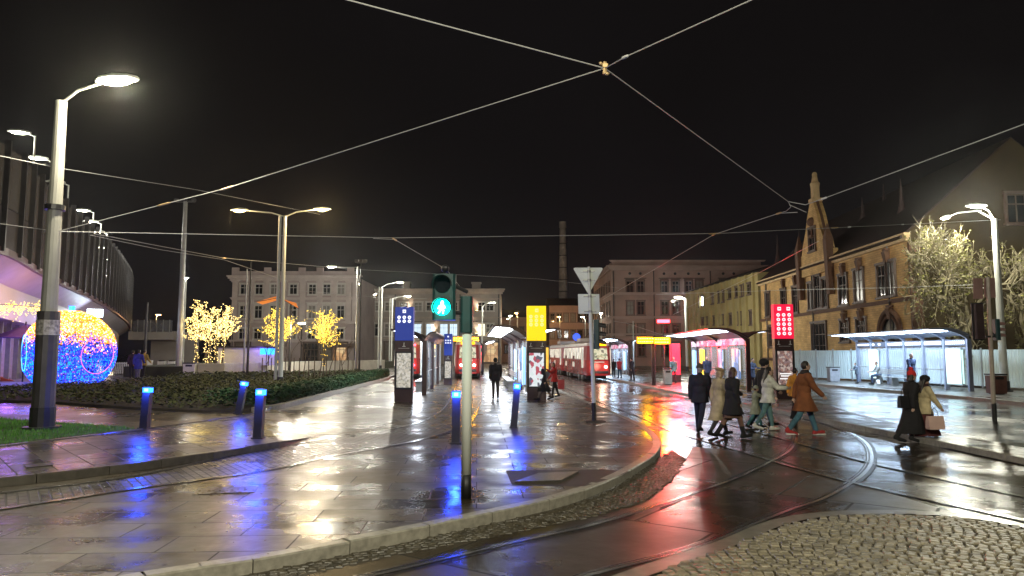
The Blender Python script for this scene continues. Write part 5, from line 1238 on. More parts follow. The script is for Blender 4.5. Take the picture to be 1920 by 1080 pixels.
# ================================================================== TRAMS
def tram(base, rz, label, W=2.1, L=13.5, front=True, lit=True, cars=2, tail=False):
    H = 3.0
    first = None
    T = thing("tram", label, "tram", base, rz)
    Mr = M['tramred']; y = 0
    def car(y0, mirror=False):
        secs = [(0, .66, .25), (.25, .84, .08), (.9, .97, 0), (2.0, 1, 0), (L - 2, 1, 0), (L - .9, .97, 0), (L - .25, .84, .08), (L, .66, .25)]
        def ring(prof, s, y): return [(x * s * W / 2, y, z) for x, z in prof]
        low = [(-.94, .38), (-1, .6), (-1, 1.45), (1, 1.45), (1, .6), (.94, .38)]
        mb = MB(); mb.rings([ring(low, s, y0 + yy) for yy, s, _ in secs]); body = mb.build("lower_body", Mr, T, fix=True)
        upp = [(-1, 1.453), (-.95, 2.45), (.95, 2.45), (1, 1.453)]
        mb = MB(); mb.rings([ring(upp, s, y0 + yy + q * (.35 if yy < L / 2 else -.35)) for yy, s, q in secs]); mb.build("upper_body", M['tramframe'], T, fix=True)
        rf = [(-.97, 2.453), (-.9, 2.66), (-.6, 2.8), (.6, 2.8), (.9, 2.66), (.97, 2.453)]
        mb = MB(); mb.rings([ring(rf, s, y0 + yy) for yy, s, _ in secs]); mb.build("roof", M['tramroof'], T, fix=True)
        mb = MB(); mb.box((0, y0 + L / 2, .28), (W * .72, L * .8, .3)); 
        mb.build("undercarriage", M['black'], T)
        for yy in (2.4, 4.1, L - 4.1, L - 2.4):
            for sx__ in (-1, 1):
                mb = MB(); mb.tube([(sx__ * W * .36, y0 + yy, .33), (sx__ * W * .44, y0 + yy, .33)], .33, 16); mb.build("wheel", M['steel'], T)
        for sx__ in (-1, 1):
            yy = .75; k = 0
            while yy < L - 1.2:
                door = k in (0, 4, 8)
                wdt = 1.15; z0, z1 = (.5, 2.36) if door else (1.52, 2.36)
                x0 = sx__ * (W / 2 + .012); f = lambda z: x0 * (1 - .05 * max(0, (z - 1.45)))
                mb = MB(); mb.quad((f(z0), y0 + yy, z0), (f(z0), y0 + yy + wdt * .88, z0), (f(z1), y0 + yy + wdt * .88, z1), (f(z1), y0 + yy, z1))
                if door and sx__ < 0: mb = MB(); mb.quad((f(1.0), y0 + yy, .9), (f(1.0), y0 + yy + wdt * .88, .9), (f(z1), y0 + yy + wdt * .88, z1), (f(z1), y0 + yy, z1))
                mb.build("door" if door else "window", M['tramwin'] if lit else M['glassdark'], T)
                if door: MB().box((x0 * 1.002, y0 + yy + wdt * .44, 1.3), (.02, .04, 1.9)).build("door_edge", M['darkpole'], T)
                yy += wdt + .05; k += 1
        mb = MB(); mb.box((0, y0 + L * .38, 2.95), (1.4, 2.2, .25)); mb.build("roof_equipment", M['tramroof'], T)
    M.setdefault('x', None)
    for k in range(cars): car(k * (L + .5))
    # front face
    f0 = W / 2 * .66; yf = -.02
    mb = MB(); mb.rings([[(-f0 * .93, yf + .10, 1.52), (f0 * .93, yf + .10, 1.52), (f0 * .86, yf + .22, 2.3), (-f0 * .86, yf + .22, 2.3)], [(-f0 * .93, yf - .03, 1.5), (f0 * .93, yf - .03, 1.5), (f0 * .86, yf + .08, 2.3), (-f0 * .86, yf + .08, 2.3)]]); mb.build("windscreen", M['tramfront'], T, fix=True)
    MB().box((0, yf - .02, 2.56), (f0 * 1.5, .1, .2)).build("destination_display", M['amber'] if not tail else M['darkpole'], T)
    MB().box((0, yf - .06, .62), (f0 * 1.9, .14, .16)).build("bumper", M['darkpole'], T)
    MB().box((0, yf - .01, 1.32), (f0 * 1.1, .03, .10)).build("front_stripe", M['tramroof'], T)
    for s_ in (-1, 1):
        mb = MB(); mb.tube([(s_ * f0 * .72, yf + .02, .98), (s_ * f0 * .72, yf - .05, .98)], .09, 14); hl = mb.build("tail_lamp" if tail else "headlight", M['redlamp'] if tail else M['lampfar'], T)
        if tail: mb = MB(); mb.tube([(s_ * f0 * .8, yf + .05, 2.42), (s_ * f0 * .8, yf - .03, 2.42)], .07, 12); mb.build("upper_lamp", M['redlamp'], T)
    mb = MB(); yy = L * .32
    mb.tube([(-.4, yy, 3.05), (0, yy - .8, 3.6), (0, yy + .3, 4.3)], .03, 6); mb.tube([(.4, yy, 3.05), (0, yy - .8, 3.6)], .03, 6); mb.tube([(-.7, yy + .3, 4.3), (.7, yy + .3, 4.3)], .03, 6); mb.build("pantograph", M['darkpole'], T)
    light(T, (0, -1.2, 1.0), 40, (1, .1, .1) if tail else (1, .5, .35), .2)
    return T
M['tramred'] = mat("glossy red tram paint", (.48, .04, .04), .25, 0, .1, 1, emit=(1, .02, .03), es=.0)
M['tramframe'] = mat("tram window frames", (.35, .05, .05), .35, 0, .1, 1); M['tramroof'] = mat("pale tram roof", (.55, .5, .48), .4, 0, .1, 1)
M['tramwin'] = pattern_emis("lit tram window", [(.95, .88, .7), (.7, .65, .5), (.35, .32, .28), (.9, .85, .75), (.5, .5, .42)], .8, 5, 2.2, 5)
M['tramfront'] = pattern_emis("lit tram windscreen", [(.8, .75, .5), (.35, .4, .25), (.9, .85, .6), (.2, .2, .15), (.55, .5, .3)], .65, 6, 6, 13); M['lampfar'] = emis("tram headlight", (1, .9, .75), 12)
Yt = 50.0; tram((XA(1123, Yt), Yt, .02), DIR(900) , "red tram with lit windows standing left of the far shelter and displays", W=2.0)
Yt = 51.0; tram((XA(877, Yt), Yt, .125), DIR(893), "red tram coming head on between two platforms behind the green signal", W=1.95, cars=1)
Yt = 51.0; tram((XA(764, Yt), Yt, .13), DIR(880), "red tram seen from behind with glowing tail lamps, mostly hidden by the blue totem", W=2.0, cars=2, tail=True)
# ================================================================== LIGHT DECORATIONS
ledg = [emis("gold fairy light", (1, .36, .015), 1.5), emis("white fairy light", (1, .75, .35), 3), emis("orange fairy light", (1, .22, .01), 1.8)]
ledb = [emis("blue fairy light", (.003, .03, 1), 1.6), emis("cyan fairy light", (.005, .25, 1), 1.8), emis("violet fairy light", (.2, .06, 1), 1.2), emis("pink white fairy light", (.9, .3, .5), 1.0)]
M['ledw'] = emis("warm fairy light", (1, .70, .24), 4); M['ledy'] = emis("yellow fairy light", (.95, .62, .08), 3)
def bulb(mb, p, s):
    x, y, z = p; n = len(mb.v); mb.v += [(x + s, y, z), (x - s, y, z), (x, y + s, z), (x, y - s, z), (x, y, z + s), (x, y, z - s)]
    for f in ((0, 2, 4), (2, 1, 4), (1, 3, 4), (3, 0, 4), (2, 0, 5), (1, 2, 5), (3, 1, 5), (0, 3, 5)): mb.f.append(tuple(n + i for i in f)); mb.m.append(mb.mi)
bc = G(127, 722, .14); RB = 77 / F * bc.y; bz = .14 + (AT(127, 583, bc.y).z - .14) - RB
BA = thing("light_bauble", "giant walk in Christmas bauble of fairy lights, blue below and orange above", "light decoration", bc)
cz = bz - .14; mbs = {k: MB() for k in ('g', 'b', 'ring1', 'ring2')}
o1 = Vector((-.72, -.62, -.02)).normalized(); o2 = Vector((.93, -.32, -.08)).normalized(); R1, R2 = .43, .45
for k in range(15000):
    z = rnd.uniform(-cz / RB * .99, 1); a = rnd.uniform(0, 6.283); r = math.sqrt(1 - z * z); d = Vector((r * math.cos(a), r * math.sin(a), z))
    a1 = d.angle(o1); a2 = d.angle(o2)
    q = d * RB * rnd.uniform(.985, 1.01)
    if a1 < R1 or a2 < R2:
        if rnd.random() < .55: continue
        q = q * rnd.uniform(.8, .93)
    p = (q.x, q.y, q.z + cz); hi = z > .33 + .16 * mnoise.noise(d * 3) + rnd.gauss(0, .11) + .12 * (d.x > .3) * -1
    if a2 < R2 and z > -.05 and z < .33: hi = rnd.random() < .6
    mb = mbs['g'] if hi else mbs['b']
    if hi: mb.mi = rnd.choices((0, 1, 2), (5, 2, 3))[0]
    else: mb.mi = rnd.choices((0, 1, 2, 3), (8, 2 + 3 * (z < -.1), 1.4, .5))[0]
    bulb(mb, p, rnd.uniform(.026, .046))
mbs['g'].build("gold_lights", ledg, BA); mbs['b'].build("blue_lights", ledb, BA)
mb = MB()
for k in range(14):
    a = math.pi * 2 * k / 14; mb.tube([(RB * .97 * math.cos(t) * math.cos(a), RB * .97 * math.cos(t) * math.sin(a), cz + RB * .97 * math.sin(t)) for t in [math.asin(-cz / RB * .98) + (math.pi / 2 - math.asin(-cz / RB * .98)) * q / 12 for q in range(13)]], .014, 5)
for z in (-.4, -.1, .2, .45, .7):
    r = math.sqrt(1 - z * z) * RB * .97; mb.tube([(r * math.cos(6.2832 * q / 32), r * math.sin(6.2832 * q / 32), cz + z * RB) for q in range(33)], .012, 5)
mb.build("wire_frame", M['darkpole'], BA)
for oo, RR, m_ in ((o1, R1, emis("cyan ring light", (.05, .35, 1), 3)), (o2, R2, emis("pink ring light", (.8, .15, .3), 1.2))):
    u = oo.orthogonal().normalized(); v = oo.cross(u); pts = [oo * RB * math.cos(RR) * 1.01 + (u * math.cos(q / 40 * 6.2832) + v * math.sin(q / 40 * 6.2832)) * RB * math.sin(RR) * 1.01 + Vector((0, 0, cz)) for q in range(41)]
    MB().tube([p for p in pts if p.z > 0.02], .02, 6).build("opening_ring", m_, BA)
mb = MB(); mb.mi = 0; mb.tube([(0, 0, cz + RB), (0, 0, cz + RB + .28)], .16, 12); mb.build("crown", M['bluelamp'], BA)
mb = MB(); mb.tube([(0, 0, 0), (0, 0, .12)], RB * .84, 32); mb.build("floor", M['darkpole'], BA)
light(BA, (0, -RB - .5, 1.0), 130, (.08, .12, 1), .6); light(BA, (0, -RB * .6, cz + RB + .4), 60, (1, .5, .1), .5)
# garland of icicles, parasol, entrance lamps
ga_ = thing("light_garland", "warm white icicle garland hanging along the hall entrance", "light garland", AT(20, 575, 35))
mb = MB(); 
for k in range(520):
    px = rnd.uniform(-60, 86); cl = math.sin(px * .23) * 3; p = AT(px, 574 + abs(rnd.gauss(0, 9)) * (1 if rnd.random() < .8 else -.4) + cl, 34.5 + px * .06); bulb(mb, p, rnd.uniform(.02, .035))
wb(mb, "bulbs", M['ledy'], ga_)['kind'] = 'stuff'
mb = MB(); mb.tube([AT(-60, 570, 31), AT(20, 571, 35.7), AT(88, 578, 39.7)], .015, 5); wb(mb, "cable", M['darkpole'], ga_)
pb_ = G(42, 716, .3); t = thing("parasol", "closed roofed violet parasol on a thin dark pole at the hall entrance", "parasol", pb_)
MB().tube([(0, 0, 0), (0, 0, 3.5)], .04, 8).build("pole", M['darkpole'], t); mb = MB(); mb.rings([[(1.7 * math.cos(a), 1.7 * math.sin(a), 2.55) for a in [math.pi / 4 * q for q in range(8)]], [(.05 * math.cos(a), .05 * math.sin(a), 3.3) for a in [math.pi / 4 * q for q in range(8)]]], caps=False); mb.build("canopy", mat("violet cloth", (.25, .15, .5), .8, 0, .1), t)
# floodlight on the fascia (white sign)
p = AT(178, 587, 57); t = thing("lit_sign", "small glaring white light box on the station fascia above the bauble", "sign", p, math.radians(35)); MB().box((0, 0, 0), (1.2, .15, .7)).build("case", M['steel'], t); MB().box((0, -.08, 0), (1.1, .02, .6)).build("light_face", emis("white light box", (.75, .9, 1), 8), t)
for px_, py_, Y_, e_, c_ in ((20, 660, 36.5, 80, (.34, .13, 1)), (-120, 640, 33, 80, (.38, .15, 1)), (90, 640, 46, 60, (.4, .2, 1)), (178, 600, 56, 120, (.7, .85, 1)), (205, 690, 70, 60, (1, .8, .5))):
    pp = AT(px_, py_, Y_); light(ST, pp - ST.location, e_, c_, .4, name="hall_lamp")
for s_ in (10, 16, 22, 28, 36, 46):
    a, d, z = at_s(s_); n = Vector((-d.y, d.x, 0)); c = a + n * .15 + Vector((0, 0, z - 2.4)); light(ST, c - ST.location, 24, (.45, .18, 1), .2, name="soffit_lamp")
# lit trees
barkm = mat("bark", (.11, .085, .06), .85, 0, .3, 8, .5)
def grow(p, d, L, r, depth, segs, rng, spread=.55, up=.12, shrink=.74, kids=(2, 3)):
    n = 3; pts = [p]; q = p.copy(); dd = d.copy()
    for k in range(n): dd = (dd + Vector((rng.gauss(0, .12), rng.gauss(0, .12), rng.gauss(0, .08) + up * .4))).normalized(); q = q + dd * L / n; pts.append(q)
    segs.append((pts, r, r * .66, depth))
    if depth == 0: return
    for k in range(rng.randint(*kids)):
        t = rng.uniform(.45, 1) if k else 1; i = min(n - 1, int(t * n)); s = pts[i].lerp(pts[i + 1], t * n - i)
        a = rng.uniform(0, 6.28); o_ = dd.orthogonal().normalized(); o_ = Matrix.Rotation(a, 3, dd) @ o_
        grow(s, (dd + o_ * rng.uniform(.5, 1) * spread * 1.6 + Vector((0, 0, up))).normalized(), L * shrink * rng.uniform(.8, 1.1), r * .62, depth - 1, segs, rng, spread, up, shrink, kids)
def treething(base, label, stems, cat="tree", name="tree", **k):
    t = thing(name, label, cat, base); return t
def lit_tree(px, Y, z0, ytop, wpx, stems, label, dens, seed, base_y=None, m='ledw'):
    b = Vector((XA(px, Y), Y, z0)); H = AT(px, ytop, Y).z - z0; W = wpx / F * Y; rng = random.Random(seed); t = thing("lit_tree", label, "tree", b)
    segs = []; W2, hc = W / 2, H * (.40 if stems > 1 else .32)
    for k in range(stems):
        x = (k - (stems - 1) / 2) * W * .13 if stems > 1 else 0; y = rng.uniform(-.4, .4) if stems > 1 else 0
        s0 = Vector((x, y, 0)); s1 = Vector((x * 1.15, y, hc)); segs.append(([s0, s0.lerp(s1, .33) + Vector((.03, 0, 0)), s0.lerp(s1, .66), s1], .10, .07, 4))
        nsh = 9 if stems > 1 else 30
        for j in range(nsh):
            th = rng.uniform(-1, 1); ph = rng.uniform(0, 6.28); el = rng.uniform(-.15, 1.45)
            rr_ = rng.uniform(.72, 1.0) * (1.08 if rng.random() < .2 else 1)
            e_ = Vector((W2 * rr_ * math.cos(el) * math.cos(ph), W2 * rr_ * math.cos(el) * math.sin(ph), hc + (H - hc) * (.36 + .64 * rr_ * math.sin(el)) if el > 0 else hc * (1.2 + .3 * el)))
            if stems > 1: e_ = Vector((e_.x * .7 + s1.x * .9, e_.y, e_.z))
            m1 = s1.lerp(e_, .35) + Vector((rng.gauss(0, .12), rng.gauss(0, .12), -.1)); m2 = s1.lerp(e_, .7) + Vector((rng.gauss(0, .14), rng.gauss(0, .14), .05)); b_ = s1 if stems > 1 else s1.lerp(s1 + Vector((0, 0, (H - hc) * .45)), rng.random())
            segs.append(([b_, m1, m2, e_], .035, .012, 2))
            for q in range(3):
                c0 = m1.lerp(e_, rng.random()); c1 = c0 + Vector((rng.gauss(0, .35), rng.gauss(0, .35), rng.uniform(.1, .5))); segs.append(([c0, c0.lerp(c1, .33), c0.lerp(c1, .66), c1], .012, .006, 1))
    pts_all = [p for s in segs for p in s[0]]; mxz = max(p.z for p in pts_all); mxx = sorted(abs(p.x) for p in pts_all)[int(len(pts_all) * .96)]; sz = H / mxz; sx_ = W / 2 / mxx
    tm, cm, lm = MB(), MB(), MB()
    for pts, r0, r1, dep in segs:
        P = [Vector((p.x * sx_, p.y * sx_, p.z * sz)) for p in pts]; (tm if dep == 4 else cm).tube(P, [r0, (r0 * 2 + r1) / 3, (r0 + 2 * r1) / 3, r1], 6)
        for i in range(3):
            L_ = (P[i + 1] - P[i]).length; nb = max(1, int(L_ * dens * (1.6 if dep == 4 else 1)))
            for q in range(nb):
                c = P[i].lerp(P[i + 1], rng.random()); s_ = r0 + .05
                bulb(lm, (c.x + rng.gauss(0, s_ * .7), c.y + rng.gauss(0, s_ * .7), c.z + rng.gauss(0, .03)), rng.uniform(.02, .038))
    tm.build("trunk", barkm, t); cm.build("crown", barkm, t); lm.build("fairy_lights", [M[m]], t)
    light(t, (0, -W * .6, H * .6), 90, (1, .75, .25), .8)
    return t
lit_tree(395, 60, .93, 562, 92, 5, "multi stem tree wrapped in dense warm fairy lights, the largest of the lit trees", 15, 3)
lit_tree(521, 60, .93, 572, 62, 1, "lit tree half hidden behind the double street lamp", 13, 5, m='ledy')
lit_tree(608, 60, .93, 578, 50, 1, "slim lit tree wrapped in yellow fairy lights left of the grey lamp post", 13, 8, m='ledy')
def sapling(px, Y, label, seed, h=3.6, z0=.16):
    rng = random.Random(seed); t = thing("young_tree", label, "tree", (XA(px, Y), Y, z0), 0, "young staked trees in the planting bed"); segs = []
    grow(Vector((0, 0, 0)), Vector((0, 0, 1)), h * .5, .035, 3, segs, rng, .4, .2, .6, (2, 3)); tm, cm = MB(), MB()
    for pts, r0, r1, dep in segs: (tm if dep == 3 else cm).tube(pts, [r0, r0 * .9, r0 * .8, r1], 5)
    tm.build("trunk", barkm, t); cm.build("crown", barkm, t)
    for dx in (-.3, .3): MB().tube([(dx, .1, 0), (dx, .1, 1.5)], .035, 6).build("stake", barkm, t)
for i, (px, Y, lb) in enumerate(((500, 47, "bare staked sapling left of the double street lamp"), (543, 49, "bare staked sapling just right of the double street lamp"), (570, 46, "bare staked sapling between the lit trees"), (598, 47, "bare staked sapling in front of the slim lit tree"), (620, 50, "bare staked sapling right of the slim lit tree"), (645, 52, "bare staked sapling nearest the grey lamp post"))): sapling(px, Y, lb, 20 + i)
# the big floodlit bare tree
def big_tree(px, Y, yt, yb_, wl, label, seed, leaf=True, z0=.13, xs=1.0):
    b = Vector((XA(px, Y), Y, z0)); H = AT(px, yt, Y).z - z0; rng = random.Random(seed); t = thing("bare_tree", label, "tree", b); segs = []
    grow(Vector((0, 0, 0)), Vector((0, 0, 1)), H * .26, .24, 6, segs, rng, .85, .02, .76, (3, 4)); pa = [p for s in segs for p in s[0]]; mz = max(p.z for p in pa); mxx = sorted(abs(p.x) for p in pa)[int(len(pa) * .97)]; W = wl / F * Y
    sz, sx_ = H / mz, W / 2 / mxx; tm, cm, lm = MB(), MB(), MB()
    for pts, r0, r1, dep in segs:
        P = [Vector((p.x * sx_, p.y * sx_, p.z * sz)) for p in pts]
        if dep == 0: r0, r1 = .017, .008
        elif dep == 1: r0, r1 = .026, .017
        (tm if dep == 6 else cm).tube(P, [r0, r0 * .85 + r1 * .15, (r0 + r1) / 2, r1], 7 if dep > 3 else 3, caps=False)
        if leaf and dep < 2:
            for q in range(3 if dep == 0 else 1):
                if rng.random() < .6:
                    c = P[-1].lerp(P[1], rng.random()); s_ = .075; a = rng.uniform(0, 6.28); u = Vector((math.cos(a), math.sin(a), rng.uniform(-.6, .6))) * s_; v = Vector((-math.sin(a), math.cos(a), rng.uniform(-.8, .8))) * s_ * .7; lm.quad(c - u, c + v, c + u, c - v)
    tm.build("trunk", barkm, t); cm.build("crown", mat("pale branches", (.21, .18, .11), .8, 0, .2, 3), t)
    if leaf: lm.build("leaves", mat("sparse yellow leaves", (.22, .22, .05), .6, 0, .4, 2), t)
big_tree(1798, 40.5, 408, 640, 195, "large floodlit bare tree with pale tangled branches behind the hoarding", 4)
big_tree(1932, 43, 425, 640, 120, "second bare tree at the right edge behind the lamp post", 9)
# orange sails, blue sign
t = thing("shade_sail", "orange fabric shade sail stretched from the thin brown post", "sail", AT(537, 560, 66)); mb = MB()
mb.quad(AT(480, 566, 64), AT(492, 571, 62), AT(524, 562, 66), AT(520, 555, 68)); mb.quad(AT(530, 561, 66), AT(555, 568, 64), AT(560, 579, 64), AT(540, 568, 66)); 
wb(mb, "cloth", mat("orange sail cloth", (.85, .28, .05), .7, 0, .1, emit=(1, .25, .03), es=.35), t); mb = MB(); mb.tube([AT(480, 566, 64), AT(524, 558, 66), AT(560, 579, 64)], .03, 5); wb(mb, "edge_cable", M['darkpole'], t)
p = AT(503, 659, 59); t = thing("blue_sign", "small glowing blue sign behind the double street lamp", "sign", (p.x, p.y, .93)); MB().box((0, 0, p.z - .93), (1.3, .2, .5)).build("light_box", M['bluelamp'], t); MB().tube([(0, .1, 0), (0, .1, p.z - .93)], .05, 8).build("post", M['darkpole'], t)
t = thing("terrace_kiosk", "low violet lit kiosk on the terrace below the grey building", "kiosk", (XA(470, 62), 62, .93))
MB().box((0, 0, .75), (5.2, 1.2, 1.5)).build("counter", M['white'], t); MB().box((0, -.1, 1.56), (5.6, 1.6, .12)).build("roof", M['darkpole'], t); light(t, (1, -1.4, 1.6), 25, (.3, .15, 1), .3)
p = G(1084, 712, .1); 
pp = AT(1081, 640, 66); t = thing("round_sign", "small round blue sign above the roof of the red tram", "sign", (pp.x, pp.y, .1)); MB().tube([(0, 0, 0), (0, 0, pp.z + .5)], .05, 8).build("post", M['steel'], t); MB().tube([(0, -.08, pp.z + .3), (0, -.05, pp.z + .3)], .36, 20).build("disc", emis("blue disc", (.05, .12, .8), .9), t)
p = G(1014, 712, .12); t = thing("ticket_kiosk", "warm orange lit kiosk behind the yellow totem", "kiosk", (XA(1020, 52), 52, .12)); MB().box((0, 0, 1.2), (.8, .7, 2.4)).build("cabinet", M['darkpole'], t); MB().box((0, -.36, 1.4), (.62, .02, 1.7)).build("lit_face", pattern_emis("orange kiosk face", [(1, .5, .05), (.9, .4, .02), (.7, .3, .02), (1, .6, .1)], 1.0, 3, 3, 2), t)

pp = AT(1244, 606, 44); t = thing("neon_sign", "short red neon strip sign on a thin post above the glowing red panel", "sign", (pp.x, pp.y, .125)); MB().tube([(0, .1, 0), (0, .1, pp.z)], .05, 8).build("post", M['darkpole'], t); MB().box((0, 0, pp.z), (.75, .12, .2)).build("light_box", M['redlamp'], t)
light(t, (0, -.5, pp.z - .2), 1100, (1, 0, .015), .25, spot=140, rot=(R(-55), 0, 0))
# ================================================================== PEOPLE
skin = mat("skin", (.55, .36, .27), .5, 0, .05); hairc = {'dark': mat("dark hair", (.018, .013, .01), .5, 0, .2, 20), 'brown': mat("brown hair", (.07, .035, .02), .5, 0, .2, 20), 'blond': mat("blond hair", (.38, .27, .14), .5, 0, .2, 20), 'grey': mat("grey hair", (.32, .3, .28), .6, 0, .1, 20)}
fabc = {}
def fab(col):
    key = tuple(round(c, 3) for c in col)
    if key not in fabc: fabc[key] = mat("fabric", col, .85, 0, .3, 6, .9)
    return fabc[key]
def remesh(o, vox, sm=2, it=1.0):
    m = o.modifiers.new("Remesh", 'REMESH'); m.mode = 'VOXEL'; m.voxel_size = vox; m.use_smooth_shade = True
    s = o.modifiers.new("Smooth", 'SMOOTH'); s.iterations = sm; s.factor = .5
    return o
def person(label, px, yb, z0, face, ytop=None, Y=None, H=1.74, legs=(22, 8, -18, 22), arms=((-18, 8, 18), (20, 8, 25)), top=(.02, .02, .04), length='hip', pants=(.015, .017, .03), shoes=(.01, .01, .01),
           hair='dark', hairlen='short', hat=None, near=True, lean=4, scarf=None, coat_w=1.0, skirt=None, sit=False, female=False, soles=None, head_turn=0, collar=True, group=None, hood=False, boots=False):
    b = G(px, yb, z0) if Y is None else Vector((XA(px, Y), Y, z0))
    if ytop: H = (AT(px, ytop, b.y).z - z0)
    t = thing("person", label, "person", b, face, group); k = H / 1.75; t.scale = (k, k, k)
    def rot(v, ax, ay=0):       # swing forward (+y) by ax degrees from hanging down, sideways ay
        return Vector((math.sin(R(ay)), math.sin(R(ax)) * math.cos(R(ay)), -math.cos(R(ax)) * math.cos(R(ay)))) * v
    hipz = .93; J = {}
    feet = []
    for s, (th, kn) in ((-1, legs[:2]), (1, legs[2:])):
        hip = Vector((s * .09, 0, hipz)); knee = hip + rot(.43, th); ank = knee + rot(.42, th - kn); pitch = (th - kn) * .55 if not sit else 0
        if abs(th - kn) < 8: pitch = 0
        toe = ank + Vector((s * .02, math.cos(R(pitch)) * .17, -.05 + math.sin(R(pitch)) * .17)); heel = ank + Vector((0, -.05, -.06 - math.sin(R(pitch)) * .03)); feet.append((hip, knee, ank, toe, heel))
    zmin = min(min(f[3].z, f[4].z) for f in feet) - .035
    dz = Vector((0, 0, -zmin)); feet = [tuple(p + dz for p in f) for f in feet]; hz = hipz - zmin
    ln = R(lean); up_ = lambda x, y, z: Vector((x, y + (z) * math.sin(ln), hz + z * math.cos(ln)))
    sw = .175 if female else .195
    neck0, neck1 = up_(0, -.01, .50), up_(0, .005, .60); head = up_(0, .02, .70)
    A = []
    for s, (sf, sa, eb) in ((-1, arms[0]), (1, arms[1])):
        sh = up_(s * sw, 0, .47); el = sh + rot(.28, sf, s * sa); wr = el + rot(.25, sf + eb, s * sa * .3); hd = wr + rot(.09, sf + eb + 6, -s * 4); A.append((sh, el, wr, hd, sf + eb, s))
    vox = .0125 if near else .022; n = 12
    mb = MB()
    HR = Matrix.Rotation(R(head_turn), 3, 'Z')
    mb.ell(head, (.072, .092, .115), 16, 12, HR); mb.ell(head + HR @ Vector((0, .03, -.06)), (.052, .06, .055), 12, 8); mb.capsule(head + HR @ Vector((0, .085, .012)), head + HR @ Vector((0, .105, -.018)), .010, .014, 8)
    for s in (-1, 1): mb.ell(head + HR @ Vector((s * .074, -.005, -.005)), (.012, .02, .03), 8, 6)
    mb.capsule(head + HR @ Vector((-.02, .085, -.055)), head + HR @ Vector((.02, .085, -.055)), .008, .008, 6)
    mb.capsule(neck0, neck1, .055, .05, n); mb.ell(up_(0, 0, .36), (.155, .10, .16), n, 10); mb.ell(up_(0, 0, .16), (.13, .09, .16), n, 10); mb.ell(up_(0, 0, .0), (.15, .10, .12), n, 10); mb.capsule(up_(-sw * .9, 0, .46), up_(sw * .9, 0, .46), .055, .055, n)
    for f in feet: mb.capsule(f[0], f[1], .078, .05, n); mb.capsule(f[1], f[2], .05, .033, n); mb.capsule(f[4], f[3], .033, .028, 8)
    for sh, el, wr, hd, an, s in A:
        mb.capsule(sh, el, .046, .036, n); mb.capsule(el, wr, .036, .025, n)
        d = (hd - wr).normalized(); side = Vector((s, 0, 0)); fw = d.cross(side).normalized() * s
        pm = wr + d * .045; mb.ell(pm, (.018, .03, .045) if abs(d.z) > .5 else (.018, .045, .03), 10, 8)
        for q, (off, L1) in enumerate(((-.027, .062), (-.009, .072), (.010, .068), (.027, .052))):
            p0 = wr + d * .078 + fw * off; p1 = p0 + d * L1 * .5 - side * .008; p2 = p1 + d * L1 * .42 - side * .022; mb.capsule(p0, p1, .0095, .009, 6); mb.capsule(p1, p2, .009, .0075, 6)
        th0 = wr + d * .03 + fw * .028; th1 = th0 + d * .035 + fw * .024; mb.capsule(th0, th1, .011, .009, 6); mb.capsule(th1, th1 + d * .028 - side * .01, .009, .008, 6)
    remesh(mb.build("body", skin, t, smooth=True), vox * .8, 1)
    if near:
        mb = MB(); [mb.ell(head + HR @ Vector((s * .03, .083, .012)), (.011, .007, .007), 8, 6) for s in (-1, 1)]; mb.build("eyes", M['black'], t)
    # trousers
    if not skirt or skirt[0] != 'long':
        mb = MB(); pw = 1.0
        for f in feet: mb.capsule(f[0] + Vector((0, 0, .02)), f[1], .098, .070, n); mb.capsule(f[1], f[1].lerp(f[2], .93), .070, .058 if not female else .048, n)
        mb.ell(up_(0, 0, .0), (.165, .125, .13), n, 10); remesh(mb.build("trousers" if not skirt else "stockings", fab(pants), t, smooth=True), vox, 2)
    for f in feet:
        mb = MB(); mb.capsule(f[4] + Vector((0, .0, .012)), f[3] + Vector((0, .01, .0)), .046, .040, 10); mb.capsule(f[2] + Vector((0, 0, .02)), f[4] + Vector((0, 0, .03)), .05, .045, 8)
        if boots: mb.capsule(f[2], f[2].lerp(f[1], .5), .052, .06, 10)
        remesh(mb.build("boot" if boots else "shoe", fab(shoes), t, smooth=True), vox, 1)
    # coat
    mb = MB(); w = coat_w
    mb.ell(up_(0, -.005, .36), (.195 * w, .145 * w, .19), n, 12); mb.ell(up_(0, 0, .14), (.175 * w, .135 * w, .22), n, 12); mb.capsule(up_(-sw, 0, .455), up_(sw, 0, .455), .082 * w, .082 * w, n); mb.capsule(up_(0, -.01, .48), up_(0, 0, .555), .09, .072, n)
    for sh, el, wr, hd, an, s in A: mb.capsule(sh, el, .078 * w, .064 * w, n); mb.capsule(el, el.lerp(wr, .95), .064 * w, .05 * w, n)
    drop = {'waist': .06, 'hip': .16, 'thigh': .33, 'knee': .50, 'calf': .68}[length]
    kn = [f[0].lerp(f[1], 1) for f in feet]
    def loft_skirt(mb, z_top, z_bot, flare, w0=.175):
        rs = []
        for q in range(6):
            fr = q / 5; z = z_top + (z_bot - z_top) * fr; d = max(0, -z)
            ysh = []
            for f in feet:
                zz = hz + z
                if zz > f[1].z: tt = (f[0].z - zz) / max(.01, (f[0].z - f[1].z)); ysh.append(f[0].lerp(f[1], max(0, tt)).y)
                else: tt = (f[1].z - zz) / max(.01, (f[1].z - f[2].z)); ysh.append(f[1].lerp(f[2], min(1, tt)).y)
            qf = .62 if length == 'calf' or (skirt and skirt[0] == 'long') else 1; ysh = [v_ * qf for v_ in ysh]
            ym, yM = min(ysh) - .125 - flare * fr, max(ysh) + .14 + flare * fr; cx = (ym + yM) / 2; ry = (yM - ym) / 2; rx = w0 + flare * fr * .8
            rs.append([(rx * math.cos(a) * (1 + .03 * math.sin(5 * a)), cx + ry * math.sin(a), hz + z) for a in [6.2832 * j / 18 for j in range(18)]])
        mb.rings(rs)
